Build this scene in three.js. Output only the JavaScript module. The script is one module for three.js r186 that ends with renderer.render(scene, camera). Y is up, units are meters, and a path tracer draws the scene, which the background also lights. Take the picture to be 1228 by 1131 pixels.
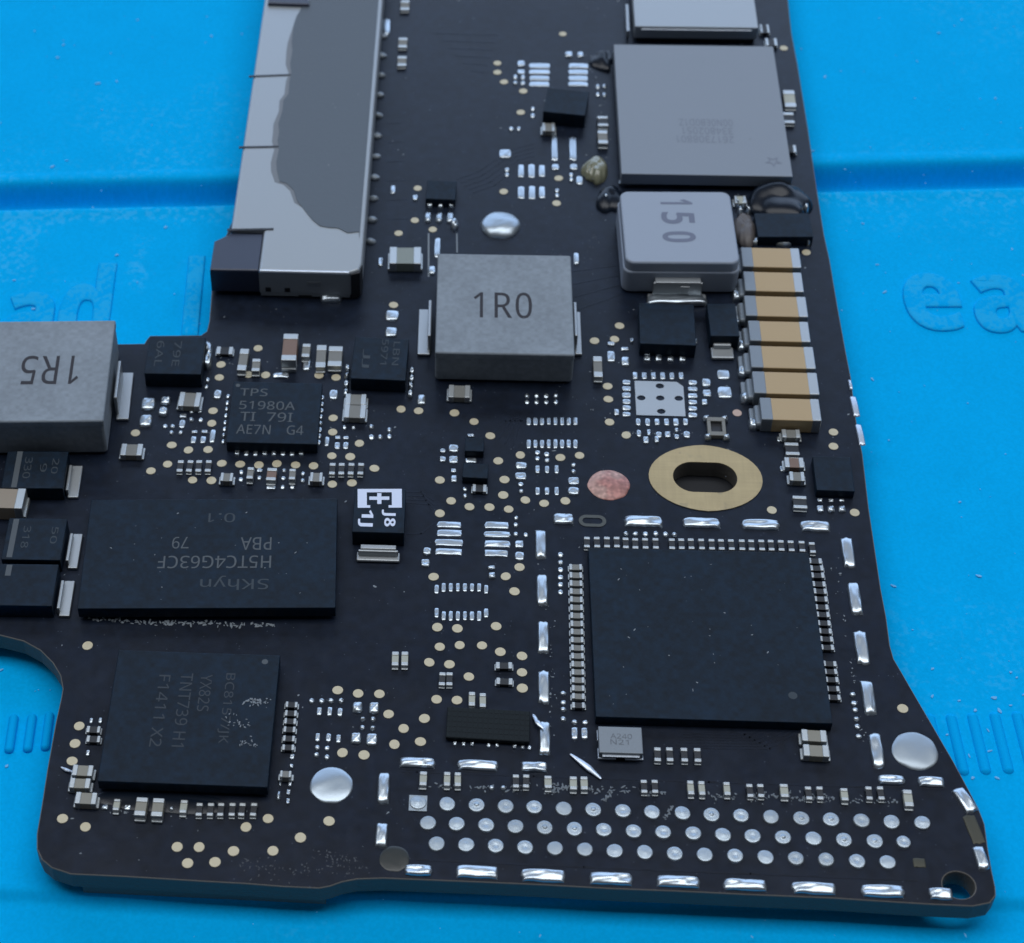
import * as THREE from 'three';
import { RoundedBoxGeometry } from 'three/addons/geometries/RoundedBoxGeometry.js';
import { mergeGeometries, mergeVertices, toCreasedNormals } from 'three/addons/utils/BufferGeometryUtils.js';
import { FontLoader } from 'three/addons/loaders/FontLoader.js';
import { RectAreaLightUniformsLib } from 'three/addons/lights/RectAreaLightUniformsLib.js';

// ---------------------------------------------------------------- camera, light, exposure
const MM = 0.001;                          // everything below is measured in millimetres and built in metres
const TOP = 1.8;                           // height of the board's upper face above the mat, mm
const EYE = 81.8, F = 2442.86;             // lens height above the board, focal length in photo pixels
const PITCH = 0.81526, YAW = -0.09909, ROLL = -0.0435, PX = 380.37, PY = 539.87, BACK = 85;
const scene = new THREE.Scene();
scene.background = new THREE.Color(0.075, 0.08, 0.09);
const camera = new THREE.PerspectiveCamera(2 * Math.atan(565.5 / F) * 180 / Math.PI, 1228 / 1131, 0.01, 10);
// rows of the camera's axes in board axes (x right, y away, z up)
const RZ = new THREE.Matrix3().set(Math.cos(YAW), -Math.sin(YAW), 0, Math.sin(YAW), Math.cos(YAW), 0, 0, 0, 1);
const RP = new THREE.Matrix3().set(1, 0, 0, 0, -Math.sin(PITCH), -Math.cos(PITCH), 0, Math.cos(PITCH), -Math.sin(PITCH));
const RR = new THREE.Matrix3().set(Math.cos(ROLL), -Math.sin(ROLL), 0, Math.sin(ROLL), Math.cos(ROLL), 0, 0, 0, 1);
const ROT = RR.clone().multiply(RP).multiply(RZ), INV = ROT.clone().transpose();
const worldDir = (v) => new THREE.Vector3(v.x, v.z, -v.y);
camera.position.set(0, (TOP + EYE) * MM, BACK * MM);
{
  const right = worldDir(new THREE.Vector3(1, 0, 0).applyMatrix3(INV)), up = worldDir(new THREE.Vector3(0, -1, 0).applyMatrix3(INV)), back = worldDir(new THREE.Vector3(0, 0, -1).applyMatrix3(INV));
  camera.quaternion.setFromRotationMatrix(new THREE.Matrix4().makeBasis(right, up, back));
}
camera.setViewOffset(1228, 1131, 614 - PX, 565.5 - PY, 1228, 1131);
camera.focus = 0.104; camera.userData.fStop = 115;
const renderer = new THREE.WebGLRenderer({ antialias: true });
renderer.toneMapping = THREE.LinearToneMapping;
renderer.toneMappingExposure = 1.06;
renderer.shadowMap.enabled = true;
RectAreaLightUniformsLib.init();

const LAMPS = [
  { name: 'ceiling_light', label: 'white ceiling light panel hanging above the workbench', category: 'ceiling light', at: [-0.05, 1.25, -0.16], to: [-0.05, 0, -0.1], size: [2.2, 0.56], color: [0.97, 0.99, 1.02], power: 3.5 },
  { name: 'window_light', label: 'pale frosted window pane in the far wall beyond the bench', category: 'window', at: [0.0, 0.7, -1.5], to: [0, 0.2, 0], size: [2.8, 1.1], color: [0.62, 0.85, 1.25], power: 1.5 },
];

// ---------------------------------------------------------------- helpers
let seed = 20240611;
const rnd = () => { seed = (seed + 0x6D2B79F5) | 0; let t = Math.imul(seed ^ (seed >>> 15), 1 | seed); t = (t + Math.imul(t ^ (t >>> 7), 61 | t)) ^ t; return ((t ^ (t >>> 14)) >>> 0) / 4294967296; };
const rr = (a, b) => a + (b - a) * rnd();
const hash = (x, y, s = 0) => { let h = (Math.imul(x, 374761393) + Math.imul(y, 668265263) + Math.imul(s, 974711)) | 0; h = Math.imul(h ^ (h >>> 13), 1274126177); return ((h ^ (h >>> 16)) >>> 0) / 4294967296; };
const noise = (x, y, s = 0, wrap = 0) => {
  const i = Math.floor(x), j = Math.floor(y), f = x - i, g = y - j, u = f * f * (3 - 2 * f), v = g * g * (3 - 2 * g);
  const m = (k) => (wrap ? ((k % wrap) + wrap) % wrap : k);
  const a = hash(m(i), m(j), s), b = hash(m(i + 1), m(j), s), c = hash(m(i), m(j + 1), s), d = hash(m(i + 1), m(j + 1), s);
  return a + (b - a) * u + (c - a) * v + (a - b - c + d) * u * v;
};
const fbm = (x, y, o, s, wrap = 0) => { let t = 0, a = 0.5, n = 0; for (let k = 0; k < o; k++) { t += a * noise(x, y, s + k, wrap); n += a; x *= 2; y *= 2; wrap *= 2; a *= 0.5; } return t / n; };
const smooth = (a, b, x) => { const t = Math.min(1, Math.max(0, (x - a) / (b - a))); return t * t * (3 - 2 * t); };

// where a spot measured on the photograph lies on the plane `h` mm above the board's upper face: {x, y} in board millimetres
function at(px, py, h = 0) {
  const w = new THREE.Vector3((px - PX) / F, (py - PY) / F, 1).applyMatrix3(INV), t = (h - EYE) / w.z;
  return { x: w.x * t, y: w.y * t };
}
const span = (px, py, w, h, z = 0) => {      // centre and size in mm of something w x h photo pixels large
  const c = at(px, py, z), l = at(px - w / 2, py, z), r = at(px + w / 2, py, z), t = at(px, py - h / 2, z), b = at(px, py + h / 2, z);
  return { x: c.x, y: c.y, w: Math.hypot(r.x - l.x, r.y - l.y), d: Math.hypot(t.x - b.x, t.y - b.y) };
};
const quad = (h, q) => {                     // a rectangle from its four corners (far left, far right, near right, near left)
  const p = [0, 1, 2, 3].map((k) => at(q[2 * k], q[2 * k + 1], h)), m = (a, b) => Math.hypot(p[a].x - p[b].x, p[a].y - p[b].y);
  const ax = Math.atan2(p[1].y - p[0].y, p[1].x - p[0].x), ay = Math.atan2(p[0].x - p[3].x, p[0].y - p[3].y);
  return { x: (p[0].x + p[1].x + p[2].x + p[3].x) / 4, y: (p[0].y + p[1].y + p[2].y + p[3].y) / 4, w: (m(0, 1) + m(3, 2)) / 2, d: (m(0, 3) + m(1, 2)) / 2, turn: (ax - ay) / 2 };
};
const names = {};
function numbered(n) { names[n] = (names[n] ?? -1) + 1; return names[n] ? n + '_' + String(names[n]).padStart(3, '0') : n; }
function describe(o, label, category, group, kind) { if (label) o.userData.label = label; if (category) o.userData.category = category; if (group) o.userData.group = group; if (kind) o.userData.kind = kind; return o; }
function lit(o) { o.castShadow = o.receiveShadow = true; return o; }

// ---------------------------------------------------------------- materials
function texture(n, f, opts = {}) {          // f(u, v) -> [r, g, b] in 0..1
  const data = new Uint8Array(n * n * 4);
  for (let y = 0; y < n; y++) for (let x = 0; x < n; x++) { const c = f((x + 0.5) / n, (y + 0.5) / n), k = (y * n + x) * 4; for (let q = 0; q < 3; q++) data[k + q] = Math.max(0, Math.min(255, c[q] * 255)); data[k + 3] = 255; }
  const t = new THREE.DataTexture(data, n, n); t.magFilter = THREE.LinearFilter; t.minFilter = THREE.LinearMipmapLinearFilter; t.generateMipmaps = true; t.wrapS = t.wrapT = THREE.RepeatWrapping;
  if (opts.srgb) t.colorSpace = THREE.SRGBColorSpace;
  if (opts.repeat) t.repeat.set(opts.repeat, opts.repeat);
  t.needsUpdate = true; return t;
}
const lin = (r, g, b) => new THREE.Color().setRGB(r, g, b);
const mat = (c, roughness, metalness = 0, more = {}) => new THREE.MeshStandardMaterial({ color: lin(...c), roughness, metalness, ...more });
const phys = (c, roughness, metalness = 0, more = {}) => new THREE.MeshPhysicalMaterial({ color: lin(...c), roughness, metalness, ...more });
const grain = texture(512, (u, v) => { const n = 0.5 * fbm(u * 64, v * 64, 3, 3, 64) + 0.5 * fbm(u * 16, v * 16, 3, 9, 16); return [n, n, n]; }, { repeat: 1 });
const tile = (t, perMetre) => { const c = t.clone(); c.repeat.set(perMetre, perMetre); c.needsUpdate = true; return c; };
// uv of everything is in metres: `perMetre` 100 means one repeat every 10 mm
const maskColor = texture(1024, (u, v) => {
  const a = fbm(u * 12, v * 12, 5, 21, 12), b = fbm(u * 90, v * 90, 2, 31, 90), k = 0.85 + 0.12 * (a - 0.5) + 0.3 * (b - 0.5);
  const sp = hash(Math.floor(u * 1024), Math.floor(v * 1024), 5) > 0.9994 ? 0.3 : 0;
  return [0.095 * k + sp, 0.13 * k + sp, 0.192 * k + sp];
}, { srgb: true });
const maskRough = texture(512, (u, v) => { const r = 0.33 + 0.08 * (fbm(u * 10, v * 10, 4, 77, 10) - 0.5) + 0.05 * (fbm(u * 80, v * 80, 2, 78, 80) - 0.5); return [r, r, r]; });
const chipColor = texture(512, (u, v) => { const k = 0.9 + 0.5 * (fbm(u * 60, v * 60, 3, 41, 60) - 0.5) + 0.25 * (fbm(u * 6, v * 6, 3, 44, 6) - 0.5); return [0.055 * k, 0.127 * k, 0.192 * k]; }, { srgb: true });
const ferriteColor = texture(512, (u, v) => { const k = 1 + 0.15 * (fbm(u * 90, v * 90, 2, 61, 90) - 0.5) + 0.12 * (fbm(u * 10, v * 10, 4, 64, 10) - 0.5); return [0.47 * k, 0.512 * k, 0.552 * k]; }, { srgb: true });
const bump = (freq, scale) => ({ bumpMap: tile(grain, freq), bumpScale: scale });
const COARSE = bump(90, 0.000012), FINE = bump(160, 0.000004), ROUGH = bump(90, 0.00003);
const M = {
  mask: new THREE.MeshPhysicalMaterial({ map: tile(maskColor, 25), roughnessMap: tile(maskRough, 40), roughness: 1, specularIntensity: 0.45, ...FINE }),
  edge: mat([0.105, 0.10, 0.09], 0.75, 0, ROUGH),
  chip: new THREE.MeshPhysicalMaterial({ map: tile(chipColor, 60), roughness: 0.48, specularIntensity: 0.33, ...FINE }),
  ferrite: new THREE.MeshStandardMaterial({ map: tile(ferriteColor, 50), roughness: 0.62, ...COARSE }),
  ferriteBlue: mat([0.26, 0.31, 0.39], 0.5, 0, FINE),
  solder: mat([0.47, 0.53, 0.58], 0.32, 0.95, FINE),
  solderDull: mat([0.31, 0.36, 0.40], 0.42, 0.8, FINE),
  solderSoft: mat([0.36, 0.42, 0.47], 0.36, 0.85, FINE),
  cap: mat([0.47, 0.51, 0.53], 0.42, 0.75, FINE),
  tin: mat([0.40, 0.43, 0.45], 0.42, 0.8, FINE),
  gold: mat([0.50, 0.45, 0.32], 0.5, 0.35, FINE),
  goldRing: new THREE.MeshStandardMaterial({ map: tile(texture(256, (u, v) => { const k = 0.97 + 0.035 * (noise(u * 5, v * 90, 701, 90) - 0.5) + 0.03 * (noise(u * 80, v * 6, 703, 80) - 0.5) + 0.10 * (fbm(u * 5, v * 5, 3, 705, 5) - 0.5), w = smooth(0.62, 0.72, fbm(u * 6, v * 6, 4, 711, 6)) * 0.07; return [(0.71 - w) * k, (0.64 - w * 0.8) * k, (0.485 - w * 0.4) * k]; }, { srgb: true }), 150), roughness: 0.42, metalness: 0.4, ...FINE }),
  goldDull: mat([0.045, 0.045, 0.03], 0.5, 0.3),
  goldPink: mat([0.47, 0.35, 0.29], 0.5, 0.35),
  copper: new THREE.MeshStandardMaterial({ map: tile(texture(256, (u, v) => { const f = fbm(u * 8, v * 8, 4, 601, 8), m = smooth(0.42, 0.6, f), g = 0.9 + 0.3 * (noise(u * 64, v * 64, 605, 64) - 0.5); return [(0.76 - 0.05 * m) * g, (0.61 - 0.11 * m) * g, (0.57 - 0.10 * m) * g]; }, { srgb: true }), 250), roughness: 0.45, metalness: 0.15, ...COARSE }),
  capDark: mat([0.20, 0.235, 0.27], 0.45, 0.4, FINE),
  steel: mat([0.33, 0.37, 0.405], 0.44, 0.4, FINE),
  film: mat([0.075, 0.098, 0.125], 0.6, 0, COARSE),
  plate: mat([0.195, 0.228, 0.272], 0.5, 0.1, FINE),
  plateEdge: mat([0.01, 0.012, 0.016], 0.5),
  plastic: mat([0.026, 0.036, 0.068], 0.42),
  beige: mat([0.40, 0.295, 0.16], 0.55, 0, FINE),
  grey: mat([0.17, 0.175, 0.165], 0.55),
  pale: mat([0.36, 0.38, 0.33], 0.55),
  brown: mat([0.17, 0.11, 0.085], 0.55),
  black: mat([0.007, 0.009, 0.013], 0.5),
  ink: mat([0.022, 0.022, 0.030], 0.8),
  inkBlue: mat([0.14, 0.165, 0.235], 0.8),
  inkPlate: mat([0.160, 0.19, 0.245], 0.75),
  inkCan: mat([0.12, 0.14, 0.165], 0.7),
  laserFaint: mat([0.017, 0.028, 0.042], 0.7),
  laser: mat([0.066, 0.082, 0.097], 0.75),
  laserDim: mat([0.026, 0.040, 0.055], 0.75),
  white: mat([0.60, 0.68, 0.86], 0.6),
  glue: phys([0.006, 0.010, 0.018], 0.25, 0, { specularIntensity: 0.5 }),
  fluxAmber: phys([0.17, 0.175, 0.115], 0.3, 0, { clearcoat: 0.6, clearcoatRoughness: 0.2 }),
  residue: mat([0.155, 0.185, 0.215], 0.55),
  dust: mat([0.13, 0.42, 0.76], 0.9),
  silver: mat([0.50, 0.56, 0.64], 0.36, 0.8),
};

// ---------------------------------------------------------------- geometry helpers (all take mm)
function uvBox(g) {                          // uv in metres along the two axes each face lies in
  const p = g.attributes.position, n = g.attributes.normal, uv = new Float32Array(p.count * 2);
  for (let i = 0; i < p.count; i++) {
    const ax = Math.abs(n.getX(i)), ay = Math.abs(n.getY(i)), az = Math.abs(n.getZ(i));
    uv[2 * i] = ax > ay && ax > az ? p.getZ(i) : p.getX(i); uv[2 * i + 1] = ay >= ax && ay >= az ? p.getZ(i) : p.getY(i);
  }
  g.setAttribute('uv', new THREE.BufferAttribute(uv, 2)); return g;
}
function slab(w, h, d, r = 0.04, y0 = 0, x = 0, z = 0, seg = 2) {   // rounded box standing at height y0
  const g = new RoundedBoxGeometry(w * MM, h * MM, d * MM, seg, Math.min(r, w / 2.02, h / 2.02, d / 2.02) * MM);
  g.translate(x * MM, (y0 + h / 2) * MM, z * MM); return uvBox(g);
}
const merge = (list) => mergeGeometries(list.map((g) => { const n = g.index ? g.toNonIndexed() : g; for (const k of Object.keys(n.attributes)) if (!['position', 'normal', 'uv'].includes(k)) n.deleteAttribute(k); return n; }));
function prism(points, h, y0, bevel = 0, holes = [], rounds = 2) {              // outline [[x, y], ...] in mm (y away), extruded upward
  const sh = new THREE.Shape(points.map(([x, y]) => new THREE.Vector2(x * MM, y * MM)));
  for (const o of holes) sh.holes.push(new THREE.Path(o.map(([x, y]) => new THREE.Vector2(x * MM, y * MM))));
  const g = new THREE.ExtrudeGeometry(sh, { depth: (h - 2 * bevel) * MM, bevelEnabled: bevel > 0, bevelSize: bevel * MM, bevelThickness: bevel * MM, bevelOffset: -bevel * MM, bevelSegments: rounds, curveSegments: 8 });
  g.translate(0, 0, bevel * MM); g.rotateX(-Math.PI / 2); g.translate(0, y0 * MM, 0);
  return uvBox(g);
}
function dome(kind, s) {                     // a unit lump of solder: plan 1 x 1, height 1, with an uneven crown
  const nu = 14, nv = 14, pos = [], idx = [], e = kind === 'disc' ? 1 : 0;
  for (let j = 0; j <= nv; j++) for (let i = 0; i <= nu; i++) {
    const cu = (k, n) => { const t = 2 * k / n - 1; return Math.sign(t) * (1 - Math.pow(1 - Math.abs(t), 1.7)); };
    const u = cu(i, nu), v = cu(j, nv);
    let x = u, z = v;
    if (e) { x = u * Math.sqrt(1 - v * v / 2); z = v * Math.sqrt(1 - u * u / 2); }
    else { const k = 1 - (kind === 'bar' ? 0.07 : 0.17) * u * u * v * v; x *= k; z *= k; }
    const edge = e ? Math.max(0, 1 - (x * x + z * z)) : Math.max(0, (1 - Math.pow(Math.abs(u), 5)) * (1 - Math.pow(Math.abs(v), 5)));
    const wob = 1 + (kind === 'bar' ? 0.05 : 0.03) * (noise(u * 2 + 9, v * 2 + 5, s) - 0.5) * 2;
    let y = Math.pow(edge, 0.5) * (1 + (kind === 'bar' ? 0.38 : 0.5) * (noise(u * 1.4 + 3, v * 1.4 + 7, s + 11) - 0.5) + 0.14 * (noise(u * 4 + 3, v * 4 + 7, s + 12) - 0.5));
    pos.push(x * wob / 2, y, z * wob / 2);
  }
  for (let j = 0; j < nv; j++) for (let i = 0; i < nu; i++) { const a = j * (nu + 1) + i, b = a + 1, c = a + nu + 1, d = c + 1; idx.push(a, c, b, b, c, d); }
  const g = new THREE.BufferGeometry(); g.setAttribute('position', new THREE.Float32BufferAttribute(pos, 3)); g.setIndex(idx);
  g.setAttribute('uv', new THREE.Float32BufferAttribute(pos.flatMap((_, i) => (i % 3 === 0 ? [pos[i] * MM, pos[i + 2] * MM] : [])), 2));
  g.computeVertexNormals(); return g;
}
const BARS = [1, 2, 3, 4, 5, 6, 7, 8].map((s) => dome('bar', s * 17)), BLOBS = [1, 2, 3, 4, 5].map((s) => dome('blob', s * 23)), DISCS = [1, 2, 3, 4, 5, 6].map((s) => dome('disc', s * 31));

// ---------------------------------------------------------------- the mat under the board
const LOW = -TOP;
const matY = (x, s) => 100.51 - s + (0.0658 - 0.0264 * s / 50.5) * x;   // lines that run along the mat, s mm nearer than the groove's near lip
const matS = (x, y) => (100.51 + 0.0658 * x - y) / (1 + 0.000523 * x);
function matHeight(s, x) {
  const w = 0.12 * (noise(x * 0.6, 3, 5) - 0.5);
  let y = 0;
  const g = s + w;
  y -= 1.55 * smooth(-2.75, -1.75, g) * (1 - smooth(-0.55, 0.1, g));                                  // the groove
  y += 0.10 * smooth(-3.9, -3.2, g) * (1 - smooth(-3.0, -2.6, g)) + 0.07 * smooth(-0.1, 0.25, g) * (1 - smooth(0.3, 1.2, g));
  y -= 0.28 * smooth(50.2, 50.9, g);                                                                   // a shallow step down at the near end
  y += 0.05 * (fbm(x * 0.08, s * 0.08, 2, 88) - 0.5);
  return y;
}
const mats = new THREE.Group(); mats.name = 'work_mat'; scene.add(mats);
describe(mats, 'bright blue silicone work mat with grooves and raised letters under the board', null, null, 'structure');
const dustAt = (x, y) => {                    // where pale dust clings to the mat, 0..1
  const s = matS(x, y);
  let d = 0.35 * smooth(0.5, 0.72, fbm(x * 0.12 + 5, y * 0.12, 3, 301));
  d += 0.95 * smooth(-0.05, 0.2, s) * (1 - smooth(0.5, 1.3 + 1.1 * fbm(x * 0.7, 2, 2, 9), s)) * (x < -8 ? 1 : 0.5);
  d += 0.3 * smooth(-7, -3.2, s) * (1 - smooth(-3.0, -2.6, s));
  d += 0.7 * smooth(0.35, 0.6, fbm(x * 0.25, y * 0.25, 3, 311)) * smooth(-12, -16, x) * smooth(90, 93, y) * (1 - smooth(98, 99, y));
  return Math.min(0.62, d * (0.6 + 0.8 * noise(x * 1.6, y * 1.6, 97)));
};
{
  const xs = [], ss = [];
  for (let x = -80; x <= 90; x += 1.25) xs.push(x);
  for (let s = -70; s <= 75; s += (s > -4.5 && s < 2) || (s > 49.5 && s < 52) ? 0.1 : 1) ss.push(s);
  const pos = [], uv = [], idx = [], nx = xs.length;
  for (const s of ss) for (const x of xs) { const y = matY(x, s); pos.push(x * MM, matHeight(s, x) * MM, (BACK - y) * MM); uv.push((x + 40) / 85, (y - 42) / 85); }
  for (let j = 0; j < ss.length - 1; j++) for (let i = 0; i < nx - 1; i++) { const a = j * nx + i, b = a + 1, c = a + nx, d = c + 1; idx.push(a, c, b, b, c, d); }
  const g = new THREE.BufferGeometry(); g.setAttribute('position', new THREE.Float32BufferAttribute(pos, 3)); g.setAttribute('uv', new THREE.Float32BufferAttribute(uv, 2)); g.setIndex(idx); g.computeVertexNormals();
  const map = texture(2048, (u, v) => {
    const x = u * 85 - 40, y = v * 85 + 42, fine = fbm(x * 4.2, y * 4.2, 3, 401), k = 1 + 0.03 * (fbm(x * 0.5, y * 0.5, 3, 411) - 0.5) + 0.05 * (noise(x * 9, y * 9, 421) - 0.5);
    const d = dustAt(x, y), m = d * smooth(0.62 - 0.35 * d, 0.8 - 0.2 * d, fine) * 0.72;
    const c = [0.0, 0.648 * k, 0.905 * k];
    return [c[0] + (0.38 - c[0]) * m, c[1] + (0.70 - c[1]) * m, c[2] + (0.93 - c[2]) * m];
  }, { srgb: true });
  map.wrapS = map.wrapT = THREE.MirroredRepeatWrapping;
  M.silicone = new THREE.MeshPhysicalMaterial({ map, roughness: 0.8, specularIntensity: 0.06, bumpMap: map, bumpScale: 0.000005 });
  M.siliconePlain = phys([0.0003, 0.36, 0.80], 0.8, 0, { specularIntensity: 0.06, ...FINE });
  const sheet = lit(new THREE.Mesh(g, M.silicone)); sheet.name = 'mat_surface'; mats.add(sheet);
  const body = lit(new THREE.Mesh(slab(160, 3, 130, 0.5, -5), M.siliconePlain)); body.name = 'mat_base'; body.position.set(5 * MM, 0, (BACK - 103) * MM); mats.add(body);
}
M.siliconeDusty = new THREE.MeshPhysicalMaterial({ map: tile(texture(512, (u, v) => { const f = fbm(u * 60, v * 60, 3, 501, 60), g = fbm(u * 7, v * 7, 3, 511, 7), m = smooth(0.42, 0.62, f * 0.6 + g * 0.45) * 0.42; return [0.003 + 0.3 * m, 0.635 + 0.05 * m, 0.905 - 0.02 * m]; }, { srgb: true }), 90), roughness: 0.8, specularIntensity: 0.06 });
// raised letters and ruler ticks moulded into the mat
const FONT = {};
for (const [k, f] of [['bold', 'droid_sans_bold'], ['sans', 'droid_sans_regular'], ['mono', 'droid_sans_mono_regular']]) FONT[k] = await new FontLoader().loadAsync(`fonts/droid/${f}.typeface.json`);
function onMat(mesh, px, py, turn) { const p = at(px, py, LOW); mesh.position.set(p.x * MM, (matHeight(matS(p.x, p.y), p.x)) * MM, (BACK - p.y) * MM); mesh.rotation.y = turn; mats.add(lit(mesh)); return mesh; }
function letter(ch, px, py, wpx, hpx) {
  const s = span(px, py, wpx, hpx, LOW), g = new THREE.ExtrudeGeometry(FONT.bold.generateShapes(ch, 1), { depth: 0.02, bevelEnabled: true, bevelSize: 0.045, bevelThickness: 0.09, bevelSegments: 5, bevelOffset: -0.02, curveSegments: 10 });
  g.computeBoundingBox(); const b = g.boundingBox;
  g.translate(-(b.min.x + b.max.x) / 2, -(b.min.y + b.max.y) / 2, 0); g.scale(s.w / (b.max.x - b.min.x) * MM, s.d / (b.max.y - b.min.y) * MM, 1.9 * MM); g.rotateX(-Math.PI / 2);
  const m = new THREE.Mesh(toCreasedNormals(uvBox(g), 0.9), M.siliconeDusty); m.name = numbered('raised_letter'); return onMat(m, px, py, 0.045);
}
letter('e', 1118, 363, 68, 68); letter('a', 1199, 365, 68, 68);
letter('a', 33, 384, 62, 66); letter('d', 103, 366, 62, 100); letter('l', 232, 355, 20, 96);
for (const [px, py] of [[14, 881], [36, 880], [57, 878], [78, 877], [1122, 893], [1148, 893], [1174, 892], [1201, 891], [1228, 890]]) {
  const left = px < 300, s = span(px, py, left ? 11 : 12, left ? 46 : 74, LOW), m = new THREE.Mesh(slab(s.w * (left ? 1 : 1.25), 0.75, s.d, 0.33, left ? -0.48 : -0.58, 0, 0, 5), M.siliconePlain); m.name = numbered('ruler_tick'); onMat(m, px, py, 0.045);
}

// ---------------------------------------------------------------- the circuit board
const board = new THREE.Group(); board.name = 'circuit_board'; board.position.set(4 * MM, (TOP - 1.1) * MM, (BACK - 77) * MM); scene.add(board);
describe(board, 'black laptop circuit board with chips and solder pads lying on the blue mat', 'circuit board');
function part(name, geometry, material, p, h = 0, turn = 0, parent = board, label) {   // a piece of the board at board millimetres p, h mm above its upper face
  const m = lit(new THREE.Mesh(geometry, material)); m.name = numbered(name);
  if (parent === board) m.position.set(p.x * MM - board.position.x, (TOP + h) * MM - board.position.y, (BACK - p.y) * MM - board.position.z);
  else m.position.set(p.x * MM, h * MM, p.y * MM);
  m.rotation.y = turn; if (label) m.userData.label = label;
  parent.add(m); return m;
}
const sub = (name, geometry, material, parent, x = 0, h = 0, z = 0, turn = 0) => part(name, geometry, material, { x, y: z }, h, turn, parent);

// outline, as measured round its upper edge
const OUT = [];
const edgePoints = [[945, 0], [949, 38], [956.5, 77], [969, 154], [979.5, 226], [988.5, 282], [995, 311], [1005, 370], [1016, 430], [1020.5, 452], [1027, 505], [1034.6, 545], [1042, 609], [1056.5, 706], [1063, 740], [1067.5, 774], [1072, 790], [1082, 807], [1097, 833], [1118, 869], [1143.6, 913], [1164, 951], [1174, 970], [1181, 988], [1185, 1018], [1190, 1046], [1194, 1064], [1194.5, 1074], [1187.5, 1083], [1167, 1087], [1110, 1084.5], [1000, 1077.5], [894, 1073], [812, 1069], [732, 1066], [651, 1061.5], [572, 1058], [460, 1053.5], [428, 1054.5], [410, 1058], [396, 1063], [383, 1065.5], [340, 1063.6], [294, 1060], [240, 1057], [150, 1051.5], [85, 1048.5], [62, 1041], [50, 1031], [44, 1018], [44, 1000], [50, 965], [57, 920], [67, 865], [73, 838], [75, 826], [72, 810], [63, 795], [48, 780], [28, 769], [0, 762]];
const edgeRest = [[0, 414], [142, 412.5], [173, 412], [176, 407], [180, 402.5], [241, 402], [248, 397], [251, 385], [254, 345], [259, 310]];
const toMM = ([x, y]) => { const p = at(x, y); return [p.x, p.y]; };
for (const q of edgePoints) OUT.push(toMM(q));
OUT.push([-60, OUT[OUT.length - 1][1] + 1.5], [-60, toMM(edgeRest[0])[1]]);
for (const q of edgeRest.slice(1)) OUT.push(toMM(q));
OUT.push(toMM([285, 250]), toMM([326, 0]), [toMM([326, 0])[0] - 0.2, 150], [toMM([945, 0])[0] - 0.2, 150]);
const inBoard = (x, y) => { let c = false; for (let i = 0, j = OUT.length - 1; i < OUT.length; j = i++) { const [a, b] = OUT[i], [d, e] = OUT[j]; if ((b > y) !== (e > y) && x < (d - a) * (y - b) / (e - b) + a) c = !c; } return c; };
function stadium(px, py, w, h, z = 0, n = 20, squash = 1) {
  const s = span(px, py, w, h, z), r = Math.min(s.w, s.d) / 2, L = (s.w - 2 * r * squash) / 2, o = [];
  for (let k = 0; k < n * 2; k++) { const a = Math.PI * (k + 0.5) / n - Math.PI / 2; o.push([s.x + (Math.cos(a) >= 0 ? L : -L) + Math.cos(a) * r * squash, s.y + Math.sin(a) * r]); }
  return o;
}
const SLOT = stadium(845.5, 573, 77, 36), HOLE = (() => { const s = span(1150, 1061.5, 39, 32), o = []; for (let k = 0; k < 28; k++) { const a = k * Math.PI / 14; o.push([s.x + Math.cos(a) * s.w / 2, s.y + Math.sin(a) * s.d / 2]); } return o; })();
const bothHoles = [SLOT, HOLE];
{
  const shift = (g) => { g.translate(-board.position.x, 0, -(BACK * MM) + BACK * MM); return g; };
  const g = prism(OUT, 1.1, -1.1, 0.05, bothHoles), sub2 = lit(new THREE.Mesh(toCreasedNormals(g, 0.2), [M.mask, M.edge])); sub2.name = 'substrate';
  // the outline is in board millimetres, so the mesh sits where board millimetre (0, 0) lies
  sub2.position.set(-board.position.x, TOP * MM - board.position.y, BACK * MM - board.position.z); board.add(sub2);
}
const flat = (name, points, h, y0, material, label, holes, bevel = 0) => { const m = lit(new THREE.Mesh(prism(points, h, y0, bevel, holes), material)); m.name = numbered(name); if (label) m.userData.label = label; m.position.set(-board.position.x, TOP * MM - board.position.y, BACK * MM - board.position.z); board.add(m); return m; };

// what carries the board on its underside
flat('support_pad', [[95, 1046], [390, 1060], [390, 1046], [95, 1030]].map(toMM), 0.68, -1.78, M.edge, 'dark foam pad under the near left edge of the board');
flat('support_pad', stadium(846, 577, 150, 70), 0.66, -1.77, M.black, 'black backing added under the slotted screw hole to darken it');  // unseen black backing, added so the slot looks dark; also rests on the mat
flat('support_pad', [[500, 300], [700, 300], [700, 420], [500, 420]].map(toMM), 0.67, -1.775, M.edge);
flat('support_pad', [[760, 690], [960, 690], [960, 820], [760, 820]].map(toMM), 0.67, -1.775, M.edge);

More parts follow.
